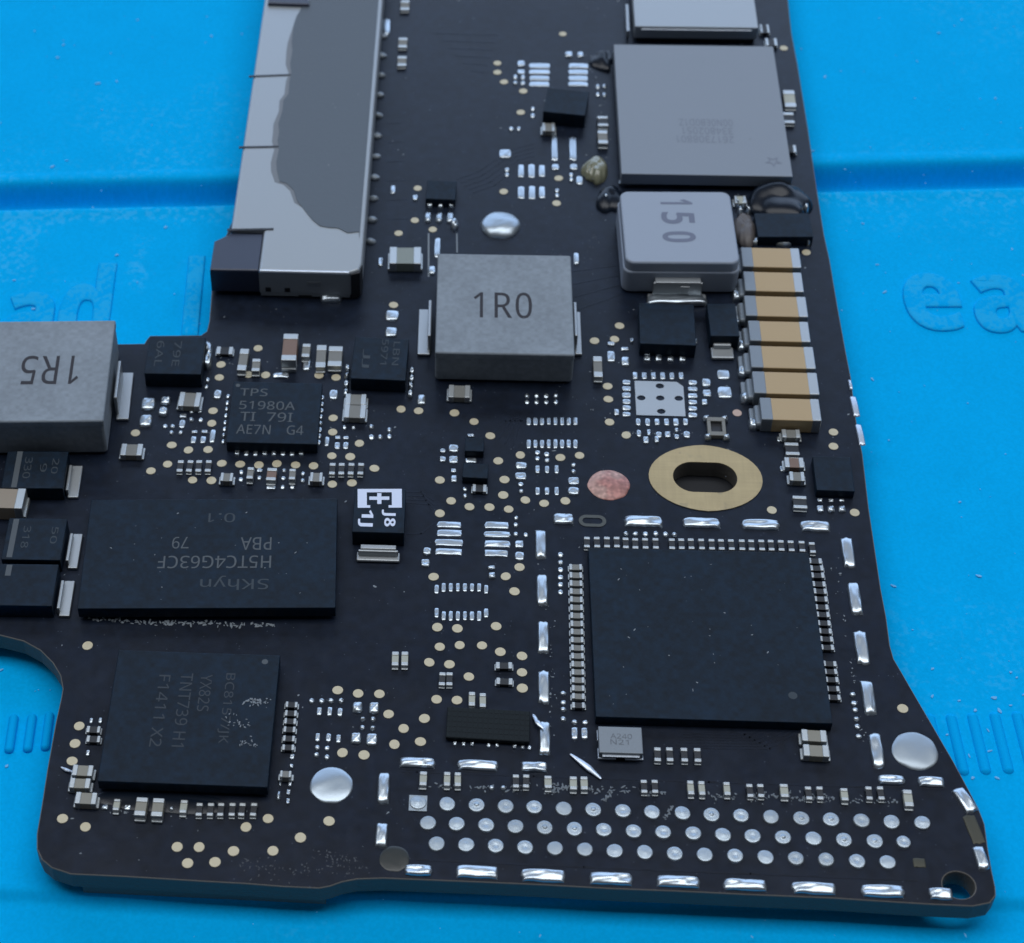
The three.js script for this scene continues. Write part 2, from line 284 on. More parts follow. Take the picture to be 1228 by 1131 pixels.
// --- pads, joints and small parts
const pick = (l) => l[Math.floor(rnd() * l.length)];
function pad(name, px, py, w, h, tall, geos = BARS, material = M.solder, turn = 0, label) {
  const s = span(px, py, w, h), m = part(name, pick(geos), material, s, 0.005, turn, board, label);
  m.scale.set(s.w * MM, tall * MM, s.d * MM); return m;
}
const goldGeo = (() => { const g = new THREE.CylinderGeometry(0.262 * MM, 0.272 * MM, 0.034 * MM, 20); return g; })();
function testPad(px, py, material = M.gold) { const m = part('test_pad', goldGeo, material, at(px, py), 0.012); m.rotation.y = rnd() * 6; m.scale.set(rr(0.94, 1.05), 1, rr(0.94, 1.04)); }
const gold = [[675, 41], [596.5, 76], [596.5, 87], [604.5, 98.5], [627.5, 109.5], [624.5, 135], [670, 214], [604, 230], [667.5, 244], [501, 226], [497.5, 264.5], [478, 280], [519, 275.5], [472, 366], [309.5, 418], [298, 449.5], [318.5, 450], [265, 437.5], [263, 453], [403, 453], [382.5, 450.5], [255.5, 493], [254, 508], [481, 491], [502, 493], [399, 518.5], [162.5, 519.5], [206, 534], [226, 540], [249.5, 539.5], [201, 557], [181, 565], [231, 576], [253.5, 576.5], [266, 556], [288, 557], [310.5, 558], [332, 556.5], [354.5, 558], [376, 559], [399.5, 501.5], [431, 532], [398, 547], [420, 548], [398.5, 581], [422, 579.5], [449, 562], [545, 495.5], [568.5, 506], [588, 523], [597.5, 553], [605, 575.5], [527.5, 576], [603.5, 594], [541, 601], [563, 608], [587, 608.5], [610, 611], [527.5, 616], [624, 546], [672, 549], [630, 600], [652.5, 604], [678, 601], [520, 692], [606.5, 691.5], [623, 680.5], [617, 709.5], [524.5, 752.5], [548.5, 754], [595, 751.3], [695, 546.5], [728.7, 463.5], [729.5, 479], [731, 506.5], [751, 522], [743, 391], [713, 409], [737, 407], [967, 303], [999.5, 518.5], [999.5, 535.5], [925.6, 612], [1025, 615], [1082.6, 850], [105, 774.6], [95, 871], [90, 892], [86.5, 913], [75, 982], [102.5, 992], [212.5, 1016], [238.8, 1016.2], [225, 1035.5], [257.8, 1034.2], [280, 1021], [327.3, 1020.7], [360.3, 1004.8], [321.5, 982], [295, 992.2], [394.6, 985], [410.7, 903], [436.5, 905.7], [405, 828], [429.5, 832], [455, 832.5], [466, 856.7], [484, 874], [473, 893], [509, 862], [504.2, 889.7], [523.6, 839], [514.8, 794.6], [527.4, 776], [551.3, 774], [578, 774.4], [600, 782], [626, 787], [539, 797], [562.3, 811.8], [626, 806.7], [626.4, 825.6], [548, 840]];
for (const [x, y] of gold) testPad(x, y);
testPad(884, 495.5, M.goldPink);

// bare solder lands and balls; rows share one size
const row = (list, w, h, tall = 0.07, geos = BLOBS, name = 'solder_pad') => list.forEach(([x, y, ww, hh]) => pad(name, x, y, (ww ?? w) * rr(0.92, 1.06), (hh ?? h) * rr(0.92, 1.06), tall * rr(0.8, 1.25), geos));
const grid = (xs, ys) => ys.flatMap((y) => xs.map((x) => [x, y]));
const steps = (a, b, n) => Array.from({ length: n }, (_, k) => a + (b - a) * k / (n - 1));
row(grid([647, 693.5], [79, 86.5, 94, 101]), 24, 5.4, 0.05, BARS);
row([[665, 178], [687, 178]], 8, 28, 0.08, BARS);
row([...grid([625, 637.5, 650], [205]), ...grid([625, 638, 650], [231])], 7.5, 15, 0.07, BARS);
row([[463, 33, 10, 20], [471, 228, 7, 10], [498, 238, 7, 7], [625, 77, 9, 7], [625, 87, 9, 6], [682, 66, 9, 7], [696, 66, 8, 7], [666, 201, 9, 8], [688, 201, 9, 8], [695, 217, 8, 10], [606, 185, 15, 10], [470, 379, 17, 13], [469, 399, 16, 12], [456.4, 315, 6, 11], [518, 325, 9, 10], [691, 311, 8, 14], [260.8, 473.6, 10, 11], [400, 473.6, 10, 11], [337, 451, 20, 7], [367.7, 438, 10, 14], [505.6, 480, 11, 13]], 8, 8, 0.11);
row([[618, 93], [627, 93], [618, 100], [627, 100], [685, 210], [685, 216], [608, 204], [608, 210], [668, 229], [668, 235], [613, 155], [622, 155], [639, 131], [639, 139], [717, 104], [725, 104], [717, 114], [725, 114], [249, 456], [247.5, 464.6], [413.3, 513.3], [424, 513.3]], 5.5, 5.5, 0.1, DISCS, 'solder_ball');
row(grid([632, 643.5, 655, 666.5], [475, 482.5]), 6, 6, 0.1, DISCS, 'solder_ball');
row([[524.4, 297]], 7, 23, 0.06, BARS);
// the bare landing of a removed chip, right of the middle
row(steps(761.7, 816.7, 6).map((x) => [x, 451]), 6.5, 9, 0.07); row(steps(459, 497.5, 6).map((y) => [751.3, y]), 11, 6, 0.07); row(steps(459.5, 498.5, 6).map((y) => [830.7, y]), 12, 6, 0.07); row(steps(765.3, 822, 6).map((x) => [x, 506.6]), 6.5, 9, 0.07);
row([[811.3, 516.5, 5, 5], [811.5, 524.5, 6, 6], [790, 522], [800.7, 522], [823.5, 522, 9, 8], [766, 520.8, 6, 9], [778, 519.5, 5, 8], [774.6, 528.5, 8, 9], [787.3, 528, 6, 9], [846.8, 459.5, 11, 10], [847.7, 472.4, 11, 9], [845, 482.8, 7, 8], [867.4, 449.6, 17, 12], [869.2, 471, 19, 14], [757.6, 409.3, 5, 6], [834, 409.8, 5, 6], [739.3, 495.3, 7, 9], [732.8, 428, 10, 13], [750, 434, 11, 12], [749.5, 419, 10, 4.5], [733, 413, 10, 4.5]], 8, 8, 0.1);
{
  const q = quad(0.03, [761.7, 457.7, 819.4, 457.7, 821.7, 499, 762.6, 498.5]), W = q.w / 2, D = q.d / 2;
  const sq = (px, py) => { const p = at(px, py, 0.03), o = []; for (let k = 0; k < 14; k++) { const a = -k * Math.PI / 7; o.push([p.x - q.x + 0.24 * Math.cos(a), p.y - q.y + 0.2 * Math.sin(a)]); } return o; };
  const holes = [[791.3, 463.2], [769, 477.4], [791.8, 477.6], [814, 478], [793, 493.6]].map(([x, y]) => sq(x, y));
  const g = prism([[-W, -D], [W, -D], [W, D - 0.35], [W - 0.35, D], [-W, D]], 0.045, 0, 0, holes);
  part('thermal_pad', g, M.tin, q, 0.004, 0, board, 'bare square thermal pad with five dark vent openings');
}
// middle cluster
row([[544, 538, 12, 9], [544, 552, 11, 9], [531, 551, 8, 7], [531, 541.5, 7, 5], [564.6, 523, 9, 4], [565, 552.6, 14, 7], [544, 565, 7, 5], [544.6, 574.6, 8, 9]], 8, 8, 0.09);
row([[557.7, 587], [557.7, 595.6], [619, 621.8], [618.5, 630], [618.5, 641], [630.5, 641.8]], 6, 5.6, 0.1, DISCS, 'solder_ball');
row([[539, 629.5], [539, 639.8], [538.5, 650.8], [538, 662]], 31, 8, 0.06, BARS); row([[596, 630], [596, 641.3], [596, 652.6], [595.4, 664]], 31, 8, 0.06, BARS);
row([[622.8, 653.3, 11, 9], [623, 667.4, 11, 10], [512, 661.8, 10, 9], [510, 676, 11, 10], [589.5, 681.5, 9, 4.5], [590, 691, 9, 8]], 8, 8, 0.11);
row(steps(523.6, 583, 8).map((x, k) => [x, k % 7 ? 705 : 707]), 5.5, 11, 0.05); row(steps(523.6, 583, 8).map((x, k) => [x, k % 7 ? 739 : 735.5]), 5.5, 12, 0.05);
row(steps(634, 690, 8).map((x) => [x, 505.6]), 5.5, 10, 0.05); row(steps(634, 690, 8).map((x) => [x, 532.6]), 5.5, 11, 0.05);
row([[625, 559], [624.4, 571.5], [688, 577.4], [687.7, 589.5]], 14, 9, 0.1);
row([[624.4, 581], [625, 589.5], [644.4, 543], [644.4, 550.5], [655.6, 545], [656, 552.6], [687.7, 558], [687.7, 566]], 6.5, 5.6, 0.09, DISCS, 'solder_ball');
row([...grid([644.6, 656, 667.6], [563.5, 589.4])], 6, 10, 0.07);
// round the large chip at the right
row(steps(666, 710.6, 6).map((y) => [672.2, y]), 7, 6.4, 0.1, DISCS, 'solder_ball');
row([[675.6, 832], [675.6, 843.3], [675.6, 851.3], [675.6, 862.6], [689, 866.7], [702, 866.7], [1022.5, 833.3], [1024, 844], [1025.5, 852], [1027, 862.8], [1028, 871.8], [1029.6, 883.8]], 8, 6, 0.1, DISCS, 'solder_ball');
row([[689, 880], [701, 880]], 8.5, 15, 0.07, BARS);
row([[750.5, 640.8], [762, 640.8], [774, 641], [786.4, 641], [798, 641.6], [808.8, 642]], 7, 6, 0.12, DISCS, 'solder_ball');
row([[934, 527.4, 6, 7], [938.5, 562.8, 7, 7], [983.3, 600.5, 7, 4], [996.7, 600.5, 7, 4], [1009.5, 600.5, 7, 4]], 6, 6, 0.08);
// lower left field
row([[373.6, 841], [385.6, 841], [397, 841], [409, 841], [435, 863], [447.4, 863], [434.6, 873.3], [447, 873.8], [379.5, 906], [392, 908.5], [380.5, 897], [392.3, 897.7], [205.7, 970.7], [589.5, 945.7], [603.4, 946]], 7, 6.4, 0.12, DISCS, 'solder_ball');
row([[383, 854], [395.4, 854], [407.7, 855], [381, 885], [394, 885.6], [406, 886.7]], 6.5, 11, 0.1);
row([[428.7, 849.7], [448.7, 850.8], [427, 887], [446, 888]], 13.5, 14, 0.2, BLOBS);
row([[126, 969, 9, 6], [153, 969, 8, 7], [336, 941, 4, 5], [347.8, 941.5, 5, 6], [346, 951, 5, 7], [345.5, 962, 5, 8], [334, 955, 5, 12], [350.3, 908, 6, 7], [349.7, 920, 5, 6], [109.5, 865, 5, 7], [120.5, 865, 5, 7], [105.5, 904, 5, 8]], 6, 6, 0.1);
row(steps(273.6, 267.7, 8).map((x, k) => [x, 475.6 + 7.8 * k]), 5, 5.5, 0.08, DISCS, 'solder_ball'); row(steps(386, 382, 8).map((x, k) => [x, 477 + 7.7 * k]), 6, 6, 0.08, DISCS, 'solder_ball');
row(steps(284.6, 361.5, 8).map((x) => [x, 543]), 6.5, 9, 0.1);
// left of the middle
row([[178, 485.6, 17, 14], [175, 506.4, 17, 14], [198.7, 482.6, 12, 10], [196, 495.4, 12, 10]], 14, 12, 0.22);
row([[198, 511.5], [207, 511.5], [205.6, 519.2], [216.7, 519.2], [229.5, 503.8], [240.8, 504.4], [289.5, 567], [289, 575.6], [339.7, 574], [339, 584.6], [350.5, 584.6], [363.3, 569], [362.8, 577], [311, 573.6], [340.8, 564.6]], 6, 5.6, 0.1, DISCS, 'solder_ball');
row([[219.7, 499, 8, 5], [218.5, 508.7, 7, 10], [230, 492, 5, 8], [240, 492, 5, 7], [233.3, 518.5, 8, 4], [245.4, 518.5, 8, 4], [232, 528, 7, 9], [243.6, 528, 7, 9], [255, 523.6, 7, 16], [392, 530, 6, 12], [405, 525.6, 7, 4], [415, 525.6, 7, 4], [404.4, 535, 7, 9], [414.6, 535, 7, 9], [325, 584.4, 11, 6], [311.5, 564.6, 8, 5]], 7, 7, 0.07);
row([[445.4, 512.3], [445.4, 524.6], [456, 524.6], [467, 516], [467, 524]], 6.5, 6.5, 0.1, DISCS, 'solder_ball');

// chip resistors and capacitors: a body with two metal ends
function chipPart(kind, px, py, w, h, along, tall, body, label, fillet = 0.1) {
  const s = span(px, py, w, h, tall), lx = along === 'x' ? s.w : s.d, ly = along === 'x' ? s.d : s.w, e = Math.min(lx * 0.26, 0.45), turn = along === 'x' ? 0 : Math.PI / 2;
  const m = part(kind, slab(lx - 2 * e * 0.9, tall - 0.05, ly * 0.95, 0.02, 0.02, 0, 0, 1), body, s, 0, turn + rr(-0.025, 0.025), board, label);
  for (const k of [-1, 1]) sub(kind === 'resistor' ? 'end_cap' : 'terminal', merge([slab(e, tall, ly, Math.min(0.05, e / 3), 0.01, k * (lx - e) / 2), slab(e * 0.9 + fillet, tall * 0.32, ly * 0.96, 0.05, 0.006, k * ((lx - e * 0.9) / 2 + fillet * 0.5))]), M.cap, m);
  return m;
}
const R = (list, w, h, along, body = M.black, tall = 0.25) => list.forEach(([x, y, ww, hh]) => chipPart('resistor', x, y, ww ?? w, hh ?? h, along, tall, body, null, 0.06));
const C = (list, body = M.grey, tall = 0.45) => list.forEach(([x, y, w, h, label]) => chipPart('capacitor', x, y, w, h, w > h ? 'x' : 'y', tall, body, label));
R([[485.6, 6], [483, 51], [482, 73]], 11, 12, 'y', M.grey);
R([[269.5, 420]], 20, 9, 'x'); R([[575, 585]], 17, 9, 'x');
R([[704, 650], [716, 650], [728, 650], [739.8, 650], [750.5, 651], [762, 651.5], [774, 651.5], [786.4, 651.5], [806, 652], [817.4, 652], [829, 652], [841.5, 652.3], [853.7, 652.6], [865.2, 652.8], [877.2, 653], [890, 653.2], [901.3, 653.4], [913.6, 653.5], [925, 653.7], [937, 654], [949, 654.5], [962, 655], [974.4, 656.5]], 7.5, 13, 'y');
R(steps(679.7, 834.6, 17).map((y, k) => [690.5 + 0.2 * k, y]), 16, 7, 'x', M.grey); R([[693.8, 845.4]], 16, 7, 'x');
const rightY = [672.4, 681, 689.6, 700, 708.7, 718, 727.7, 736.6, 746.8, 756.4, 766, 776, 795.6, 805, 814.7, 825.7, 836], rightX = [971, 973, 974, 975.5, 977, 978, 979, 980.3, 981.5, 983, 984.5, 985.6, 988.5, 989.5, 991, 992, 993.5];
R(rightY.map((y, k) => [rightX[k] + 6.5, y]), 17, 6.5, 'x');
R([[788.7, 904.5], [803.3, 904.5], [820.8, 905], [836.7, 905.3]], 8.5, 17, 'y');
R([[772.5, 943], [785.5, 943], [899.5, 948], [912.5, 948], [970, 951], [983.5, 951], [618.8, 936.6], [631, 936.6], [530.3, 814], [539, 814], [1042.4, 951], [1056.5, 951]], 8, 16, 'y');
R([[604.5, 797.8], [605, 816.8]], 20, 8, 'x'); R([[112, 874.5], [112, 886]], 17, 8, 'x');
R([844.7, 855, 864.6, 874.4, 885.4, 896].map((y, k) => [349.5 - 0.8 * k, y]), 15, 7, 'x');
R([238.7, 252.3, 264.6, 278.3, 290, 304].map((x) => [x, 970.5]), 8, 16, 'y');
R(grid([216, 227.4, 238.2, 249.7], [558.7]), 7.5, 14, 'y'); R(grid([398.5, 409.5, 421, 432.6], [562]), 7.5, 14, 'y');
R([[950, 538, 17, 15], [959.5, 602, 17, 15], [946, 141, 13, 13], [723, 145, 13, 12]], 17, 15, 'y', M.black, 0.3);
C([[291.5, 431, 11, 26], [307, 437.5, 10, 15], [367, 420, 10, 16], [385, 427, 12, 27], [402, 427, 17, 24], [717, 439.5, 11, 25], [426.7, 478.7, 25, 13], [425.6, 493, 26, 16], [551, 469, 26, 15], [227.4, 478.7, 26, 17], [157.7, 539, 26, 14], [948.7, 519.7, 22, 10], [956, 571, 18, 11], [300, 567, 8, 14], [350.5, 568.5, 8, 13], [271.8, 571.8, 15, 10], [379.2, 571.8, 15, 11], [342.5, 928, 14, 8], [723, 164, 12, 16], [658, 152, 15, 10]]);
C([[99, 923.7, 25, 13], [95.7, 939, 25, 12], [103, 957, 26, 14], [168.9, 967, 14, 22], [189, 968, 14, 22], [976.5, 882, 30, 14], [979, 900, 31, 14]], mat([0.22, 0.215, 0.18], 0.55), 0.5);
C([[139.6, 964.8, 8, 14], [220, 967, 9, 16], [566, 838, 8, 17], [579, 839.5, 8, 17], [474, 789.7, 8.5, 17], [485.4, 789.7, 8.5, 17], [828.5, 944.4, 8, 17], [841.8, 945, 8, 17], [872, 945.6, 8, 16], [940.8, 948, 10, 16], [1013, 952.6, 9, 15], [1089.5, 957, 11, 20], [507.6, 933.5, 9, 17], [536.2, 934, 8, 17], [549, 934.5, 8, 17], [657.4, 937.6, 9, 15], [687.7, 939, 9, 16], [700.7, 939, 9, 16], [947, 118, 14, 20]], M.pale, 0.3);
C([[325.6, 568.5, 12, 15, 'small brown capacitor in the row below the square power chip'], [952.6, 554.4, 23, 12, 'brown chip capacitor beside the gold slotted ring']], M.brown, 0.4);
C([[347.5, 416, 18, 32, 'reddish brown chip capacitor standing taller above the square power chip']], M.brown, 0.9);
C([[486, 306, 38, 20, 'large grey green chip capacitor left of the big grey inductor']], mat([0.20, 0.23, 0.21], 0.4), 0.7);
// a half-lifted component with four joints left of the beige capacitors
{ const s = span(859.4, 511, 22, 22, 0.3), f = part('crystal_base', merge([slab(s.w, 0.3, s.d * 0.22, 0.04, 0, 0, -s.d * 0.39), slab(s.w, 0.3, s.d * 0.22, 0.04, 0, 0, s.d * 0.39), slab(s.w * 0.2, 0.29, s.d * 0.6, 0.04, 0, s.w * 0.4), slab(s.w * 0.2, 0.29, s.d * 0.6, 0.04, 0, -s.w * 0.4)]), M.grey, s, 0, 0, board, 'open square frame of a broken part with a dark middle'); sub('cavity', slab(s.w * 0.62, 0.1, s.d * 0.6, 0.02, 0.01), M.black, f); for (const [i, j] of [[-1, -1], [1, -1], [-1, 1], [1, 1]]) { const b = sub('solder_joint', BLOBS[0], M.solder, f, i * s.w * 0.5, 0.01, j * s.d * 0.5); b.scale.set(0.4 * MM, 0.28 * MM, 0.42 * MM); } }

// --- the fence of long solder bars round the large chip and the field of round joints
const fence = [[648.5, 653.5, 14, 35], [650, 708.3, 14, 37], [651.3, 764.6, 14, 38.5], [652, 824.4, 14, 39], [653, 885.6, 14, 40], [675.8, 623.5, 25, 13], [771, 626, 46, 13], [841.5, 628, 45, 12], [912, 630, 46, 12], [977.7, 632, 35, 12], [1016.8, 663, 14.5, 35], [1025.2, 718.6, 15, 38], [1033, 777, 16, 39], [1041.5, 837.4, 16, 41], [1051, 900.8, 16, 41], [1068.8, 936.4, 33, 11], [1116.7, 938.5, 31, 12], [500, 915.5, 43, 12], [573, 918.5, 48, 12], [640.8, 920.7, 33, 12], [460, 946, 15, 37], [457.7, 1002, 15, 29], [501.5, 1044.6, 34, 13], [572, 1046.5, 51, 15], [651.4, 1050.7, 52, 15], [732, 1054.5, 52, 15], [812.5, 1058, 52, 14], [894, 1062, 52, 14], [976, 1066, 52, 14], [1058.4, 1069.6, 53, 15], [1128, 1072.8, 28, 14]];
for (const [x, y, w, h] of fence) pad('shield_pad', x, y, w, h, 0.2);
pad('shield_pad', 1157, 960.5, 17, 30, 0.18, BARS, M.solder, 0.42); pad('shield_pad', 1176, 1030, 15, 28, 0.2, BARS, M.solder, 0.12);
pad('shield_pad', 1168, 995, 16, 34, 0.05, BARS, M.goldDull, 0.2, 'dull olive bare pad without solder near the right edge'); pad('shield_pad', 1102.5, 1035, 15, 11, 0.04, BARS, M.goldDull, 0, 'small dull olive pad right of the last round joint');
const dots = (a, b, n, skip) => steps(0, 1, n).map((t) => [a[0] + (b[0] - a[0]) * (t + 0.03 * t * (t - 1) * 1.3), a[1] + (b[1] - a[1]) * t]);
// round joints: a wide ring of solder with a small nipple or a dimple in the middle
function jointGeo(s) {
  const pts = [[0, 0], [0, 0]], r = [], prof = s % 3 === 0 ? [[0, 0.8], [0.14, 0.8], [0.28, 0.92], [0.5, 0.98], [0.78, 0.92], [0.93, 0.66], [1, 0]] : s % 3 === 1 ? [[0, 1.3], [0.1, 1.27], [0.2, 1.1], [0.32, 0.82], [0.5, 0.74], [0.74, 0.72], [0.92, 0.58], [1, 0]] : [[0, 1.08], [0.2, 1.04], [0.5, 0.94], [0.82, 0.84], [0.95, 0.55], [1, 0]];
  const g = new THREE.LatheGeometry(new THREE.SplineCurve(prof.map(([x, y]) => new THREE.Vector2(x / 2, y)).reverse()).getPoints(16), 26), p = g.attributes.position;
  for (let i = 0; i < p.count; i++) { const x = p.getX(i), z = p.getZ(i), k = 1 + 0.16 * (noise(x * 3 + 7, z * 3 + s * 3, s) - 0.5); p.setXYZ(i, x * (1 + 0.07 * (noise(x * 2 + 5, z * 2 + 9, s + 3) - 0.5)), p.getY(i) * k, z * (1 + 0.07 * (noise(x * 2 + 2, z * 2 + 4, s + 5) - 0.5))); }
  g.computeVertexNormals(); return g;
}
const JOINTS = [0, 1, 2, 3, 4, 5, 6, 7, 8].map(jointGeo);
const jointMats = [M.solderSoft, M.solderDull, M.solderSoft];
function joint(px, py, k = 1) { const s = span(px, py, 20.5 * k, 18 * k), m = part('round_joint', pick(JOINTS), pick(jointMats), s, 0.006, rnd() * 6); m.scale.set(s.w * MM, 0.095 * rr(0.8, 1.3) * MM, s.w * 0.97 * MM); }
{
  const r1 = [501.3, 536.2, 571.6, 606.3, 640.8, 676, 711.4, 747, 781.9, 818.3, 853.2, 888.4, 924.6, 961, 996.7, 1033.2, 1069.2, 1106], r2 = [513.2, 547.7, 582.8, 618, 653.2, 688.9, 724, 759.8, 795.4, 831.2, 867, 902.5, 939, 975.4, 1012, 1048.9, 1083.4], r3 = [523.7, 559.1, 594.5, 629.6, 665.5, 701.4, 737.2, 773.2, 809.2, 845.2, 881.6, 918, 954.3, 990.7, 1027.7, 1064.3];
  r1.forEach((x) => joint(x, 963.5 + (x - 501.3) * 0.0402)); r2.forEach((x) => joint(x, 987.6 + (x - 513.2) * 0.0408, x > 1080 ? 0.9 : 1)); r3.forEach((x) => joint(x, 1012.4 + (x - 523.7) * 0.0417));
  const s = span(501.3, 963.8, 22, 19); part('square_pad', slab(s.w, 0.05, s.d, 0.02), M.solderDull, s, 0.003, 0, board, 'square pad under the first round joint of the far row');
}
// --- round lands
const disc = (name, px, py, w, tall, material, label, k = 0) => { const s = span(px, py, w, w * 0.8), m = part(name, DISCS[k], material, s, 0.005, k, board, label); m.scale.set(s.w * MM, tall * MM, s.w * MM); return m; };
disc('round_pad', 397.5, 942, 52, 0.16, M.solderSoft, 'large round tinned pad left of the field of solder joints', 0);
disc('round_pad', 1097, 901, 55, 0.16, M.solderDull, 'large round tinned pad near the slanted right edge', 1);
disc('solder_dome', 600, 271, 48, 0.42, M.solderSoft, 'tall shiny solder dome above the big grey inductor', 3);
disc('round_pad', 730, 582, 50, 0.16, M.copper, 'pinkish round copper pad left of the gold slotted ring', 4);
disc('round_pad', 473, 1030, 36, 0.05, mat([0.016, 0.02, 0.018], 0.35), 'dark blank round land at the near left of the joints', 5);
{ // gold ring round the slotted screw hole
  const ring = flat('gold_ring', stadium(846, 573.5, 136, 79, 0, 22, 1.35), 0.05, 0.002, M.goldRing, 'wide gold ring round the slotted screw hole', [SLOT]);
  const o = stadium(710.5, 625, 33, 14), i2 = stadium(710.5, 625, 24, 7); flat('slot_ring', o, 0.03, 0.002, mat([0.05, 0.058, 0.055], 0.5), 'small dark grey slot ring above the large chip', [i2]);
}

// ---------------------------------------------------------------- lettering
function marking(text, parent, px, py, h, wpx, hpx, turn, material, q, font = 'sans') {   // flat print on the top of a part; wpx x hpx is its size on the photograph
  const side = Math.abs(Math.sin(turn)) > 0.5, s = span(px, py, wpx, hpx, h), W = side ? s.d : s.w, Hh = side ? s.w : s.d;
  const g = new THREE.ShapeGeometry(FONT[font].generateShapes(text, 1), 4); g.computeBoundingBox(); const b = g.boundingBox;
  g.translate(-(b.min.x + b.max.x) / 2, -(b.min.y + b.max.y) / 2, 0); g.scale(W / (b.max.x - b.min.x) * MM, Hh / (b.max.y - b.min.y) * MM, 1); g.rotateX(-Math.PI / 2);
  const m = lit(new THREE.Mesh(g, material)); m.name = numbered('marking'); m.castShadow = false;
  const dx = s.x - q.x, dz = -(s.y - q.y), c = Math.cos(q.turn ?? 0), n = Math.sin(q.turn ?? 0);
  m.position.set((dx * c - dz * n) * MM, (h + 0.008) * MM, (dx * n + dz * c) * MM); m.rotation.y = turn; parent.add(m); return m;
}
function chip(name, q, h, label, material = M.chip, lift = 0.0) {
  const Q = quad(h, q), m = part(name, slab(Q.w, h - lift, Q.d, 0.05, lift), material, Q, 0, Q.turn, board, label); return [m, Q];
}
// near left: memory chip
{
  const [m, Q] = chip('memory_chip', [108, 597, 407, 600, 399.5, 733, 95, 725.6], 0.95, 'wide black memory chip with upside-down grey lettering', M.chip, 0.22);
  const b = []; for (let i = 0; i < 15; i++) for (const z of [-1, 1]) b.push([i, z]);
  sub('solder_balls', merge(b.map(([i, z]) => { const g = new THREE.SphereGeometry(0.17 * MM, 8, 6); g.translate((-Q.w / 2 + 0.6 + i * (Q.w - 1.2) / 14) * MM, 0.13 * MM, z * (Q.d / 2 - 0.5) * MM); return g; })), M.solder, m).userData.kind = 'stuff';
  const U = Math.PI;
  marking('SKhyn', m, 281, 699, 0.95, 82, 17, U, M.laserDim, Q); marking('H5TC4G63CF', m, 257, 674, 0.95, 136, 15, U, M.laser, Q); marking('PBA', m, 307, 652, 0.95, 37, 15, U, M.laser, Q); marking('79', m, 216.5, 651, 0.95, 20, 14, U, M.laser, Q); marking('0.1', m, 266, 621, 0.95, 32, 11, U, M.laserDim, Q);
}
{ // near left corner: square flash chip
  const [m, Q] = chip('controller_chip', [140, 777, 335, 788, 321.5, 944, 119.5, 937], 0.85, 'square black chip with faint sideways lettering near the left corner', M.chip, 0.18), D = -Math.PI / 2;
  marking('BC8157/JK', m, 271, 849, 0.85, 14, 84, D, M.laserFaint, Q); marking('YX82S', m, 245.5, 831, 0.85, 14, 44, D, M.laserFaint, Q); marking('TNT739 H1', m, 219, 851, 0.85, 15, 88, D, M.laserFaint, Q); marking('F1411 X2', m, 192, 852, 0.85, 14, 86, D, M.laserFaint, Q);
  const s = span(318, 794, 8, 6, 0.85), d = sub('pin_one_mark', new THREE.CircleGeometry(0.16 * MM, 16).rotateX(-Math.PI / 2), M.laser, m); { const dx = s.x - Q.x, dz = Q.y - s.y; d.position.set(dx * MM, 0.859 * MM, dz * MM); }
}
{ // square power chip
  const [m, Q] = chip('power_chip', [281, 458, 388, 459, 379, 532, 270, 531], 0.75, 'square black power chip with four lines of upright lettering');
  marking('TPS', m, 304.5, 470.5, 0.75, 33, 9, 0, M.laser, Q); marking('51980A', m, 320.5, 486.3, 0.75, 67, 10, 0, M.laser, Q); marking('TI  79I', m, 319.5, 500, 0.75, 63, 11, 0, M.laser, Q); marking('AE7N', m, 304, 515, 0.75, 41, 11, 0, M.laser, Q); marking('G4', m, 354, 516, 0.75, 20, 11, 0, M.laser, Q);
  const s = span(285.6, 462, 6, 5, 0.75), d = sub('pin_one_mark', new THREE.CircleGeometry(0.13 * MM, 16).rotateX(-Math.PI / 2), M.laser, m); d.position.set((s.x - Q.x) * MM, 0.759 * MM, (Q.y - s.y) * MM);
}
{ // the large processor at the right
  const [m, Q] = chip('processor_chip', [708, 658.5, 972, 661, 996, 866, 712, 861], 0.62, 'largest square black chip inside the fence of solder bars');
  const s = span(950, 835, 10, 8, 0.62), d = sub('pin_one_mark', new THREE.CircleGeometry(0.22 * MM, 20).rotateX(-Math.PI / 2), M.laserDim, m); d.position.set((s.x - Q.x) * MM, 0.629 * MM, (Q.y - s.y) * MM);
}
// smaller black packages
function mosfet(q, h, label, words = []) {
  const [m, Q] = chip('power_transistor', q, h, label);
  for (const w of words) marking(w[0], m, w[1], w[2], h, w[3], w[4], w[5] ?? 0, M.laserDim, Q);
  return [m, Q];
}
function pins(name, parent, Q, list, w, h, tall = 0.16) { for (const [px, py] of list) { const s = span(px, py, w, h), b = sub(name, pick(BLOBS), M.solder, parent, s.x - Q.x, 0.006, -(s.y - Q.y)); b.scale.set(s.w * MM, tall * MM, s.d * MM); } }
{
  const [m, Q] = mosfet([180, 403.5, 246, 404, 241.5, 448.7, 172.5, 448], 1.05, 'black power transistor at the board edge right of the 1R5 inductor', [['6AL', 191, 424, 9, 30, -Math.PI / 2], ['79E', 212, 424, 9, 30, -Math.PI / 2]]);
  pins('solder_joint', m, Q, [[251, 424], [250, 436]], 9, 18, 0.5);
}
{
  const [m, Q] = mosfet([426, 404, 488, 406.5, 489, 455.6, 420, 454.4], 0.95, 'black power transistor left of the 1R0 inductor', [['5971', 461, 422, 8, 30, -Math.PI / 2], ['LBN', 475, 424, 8, 28, -Math.PI / 2], ['JJ', 439, 430, 9, 22, -Math.PI / 2]]);
  pins('pin', m, Q, [[417, 445], [416.5, 454], [416, 464], [415.7, 474]], 6, 8, 0.3); pins('pin', m, Q, [[494, 447], [494, 456], [493.5, 465], [493, 474]], 6, 8, 0.3);
}
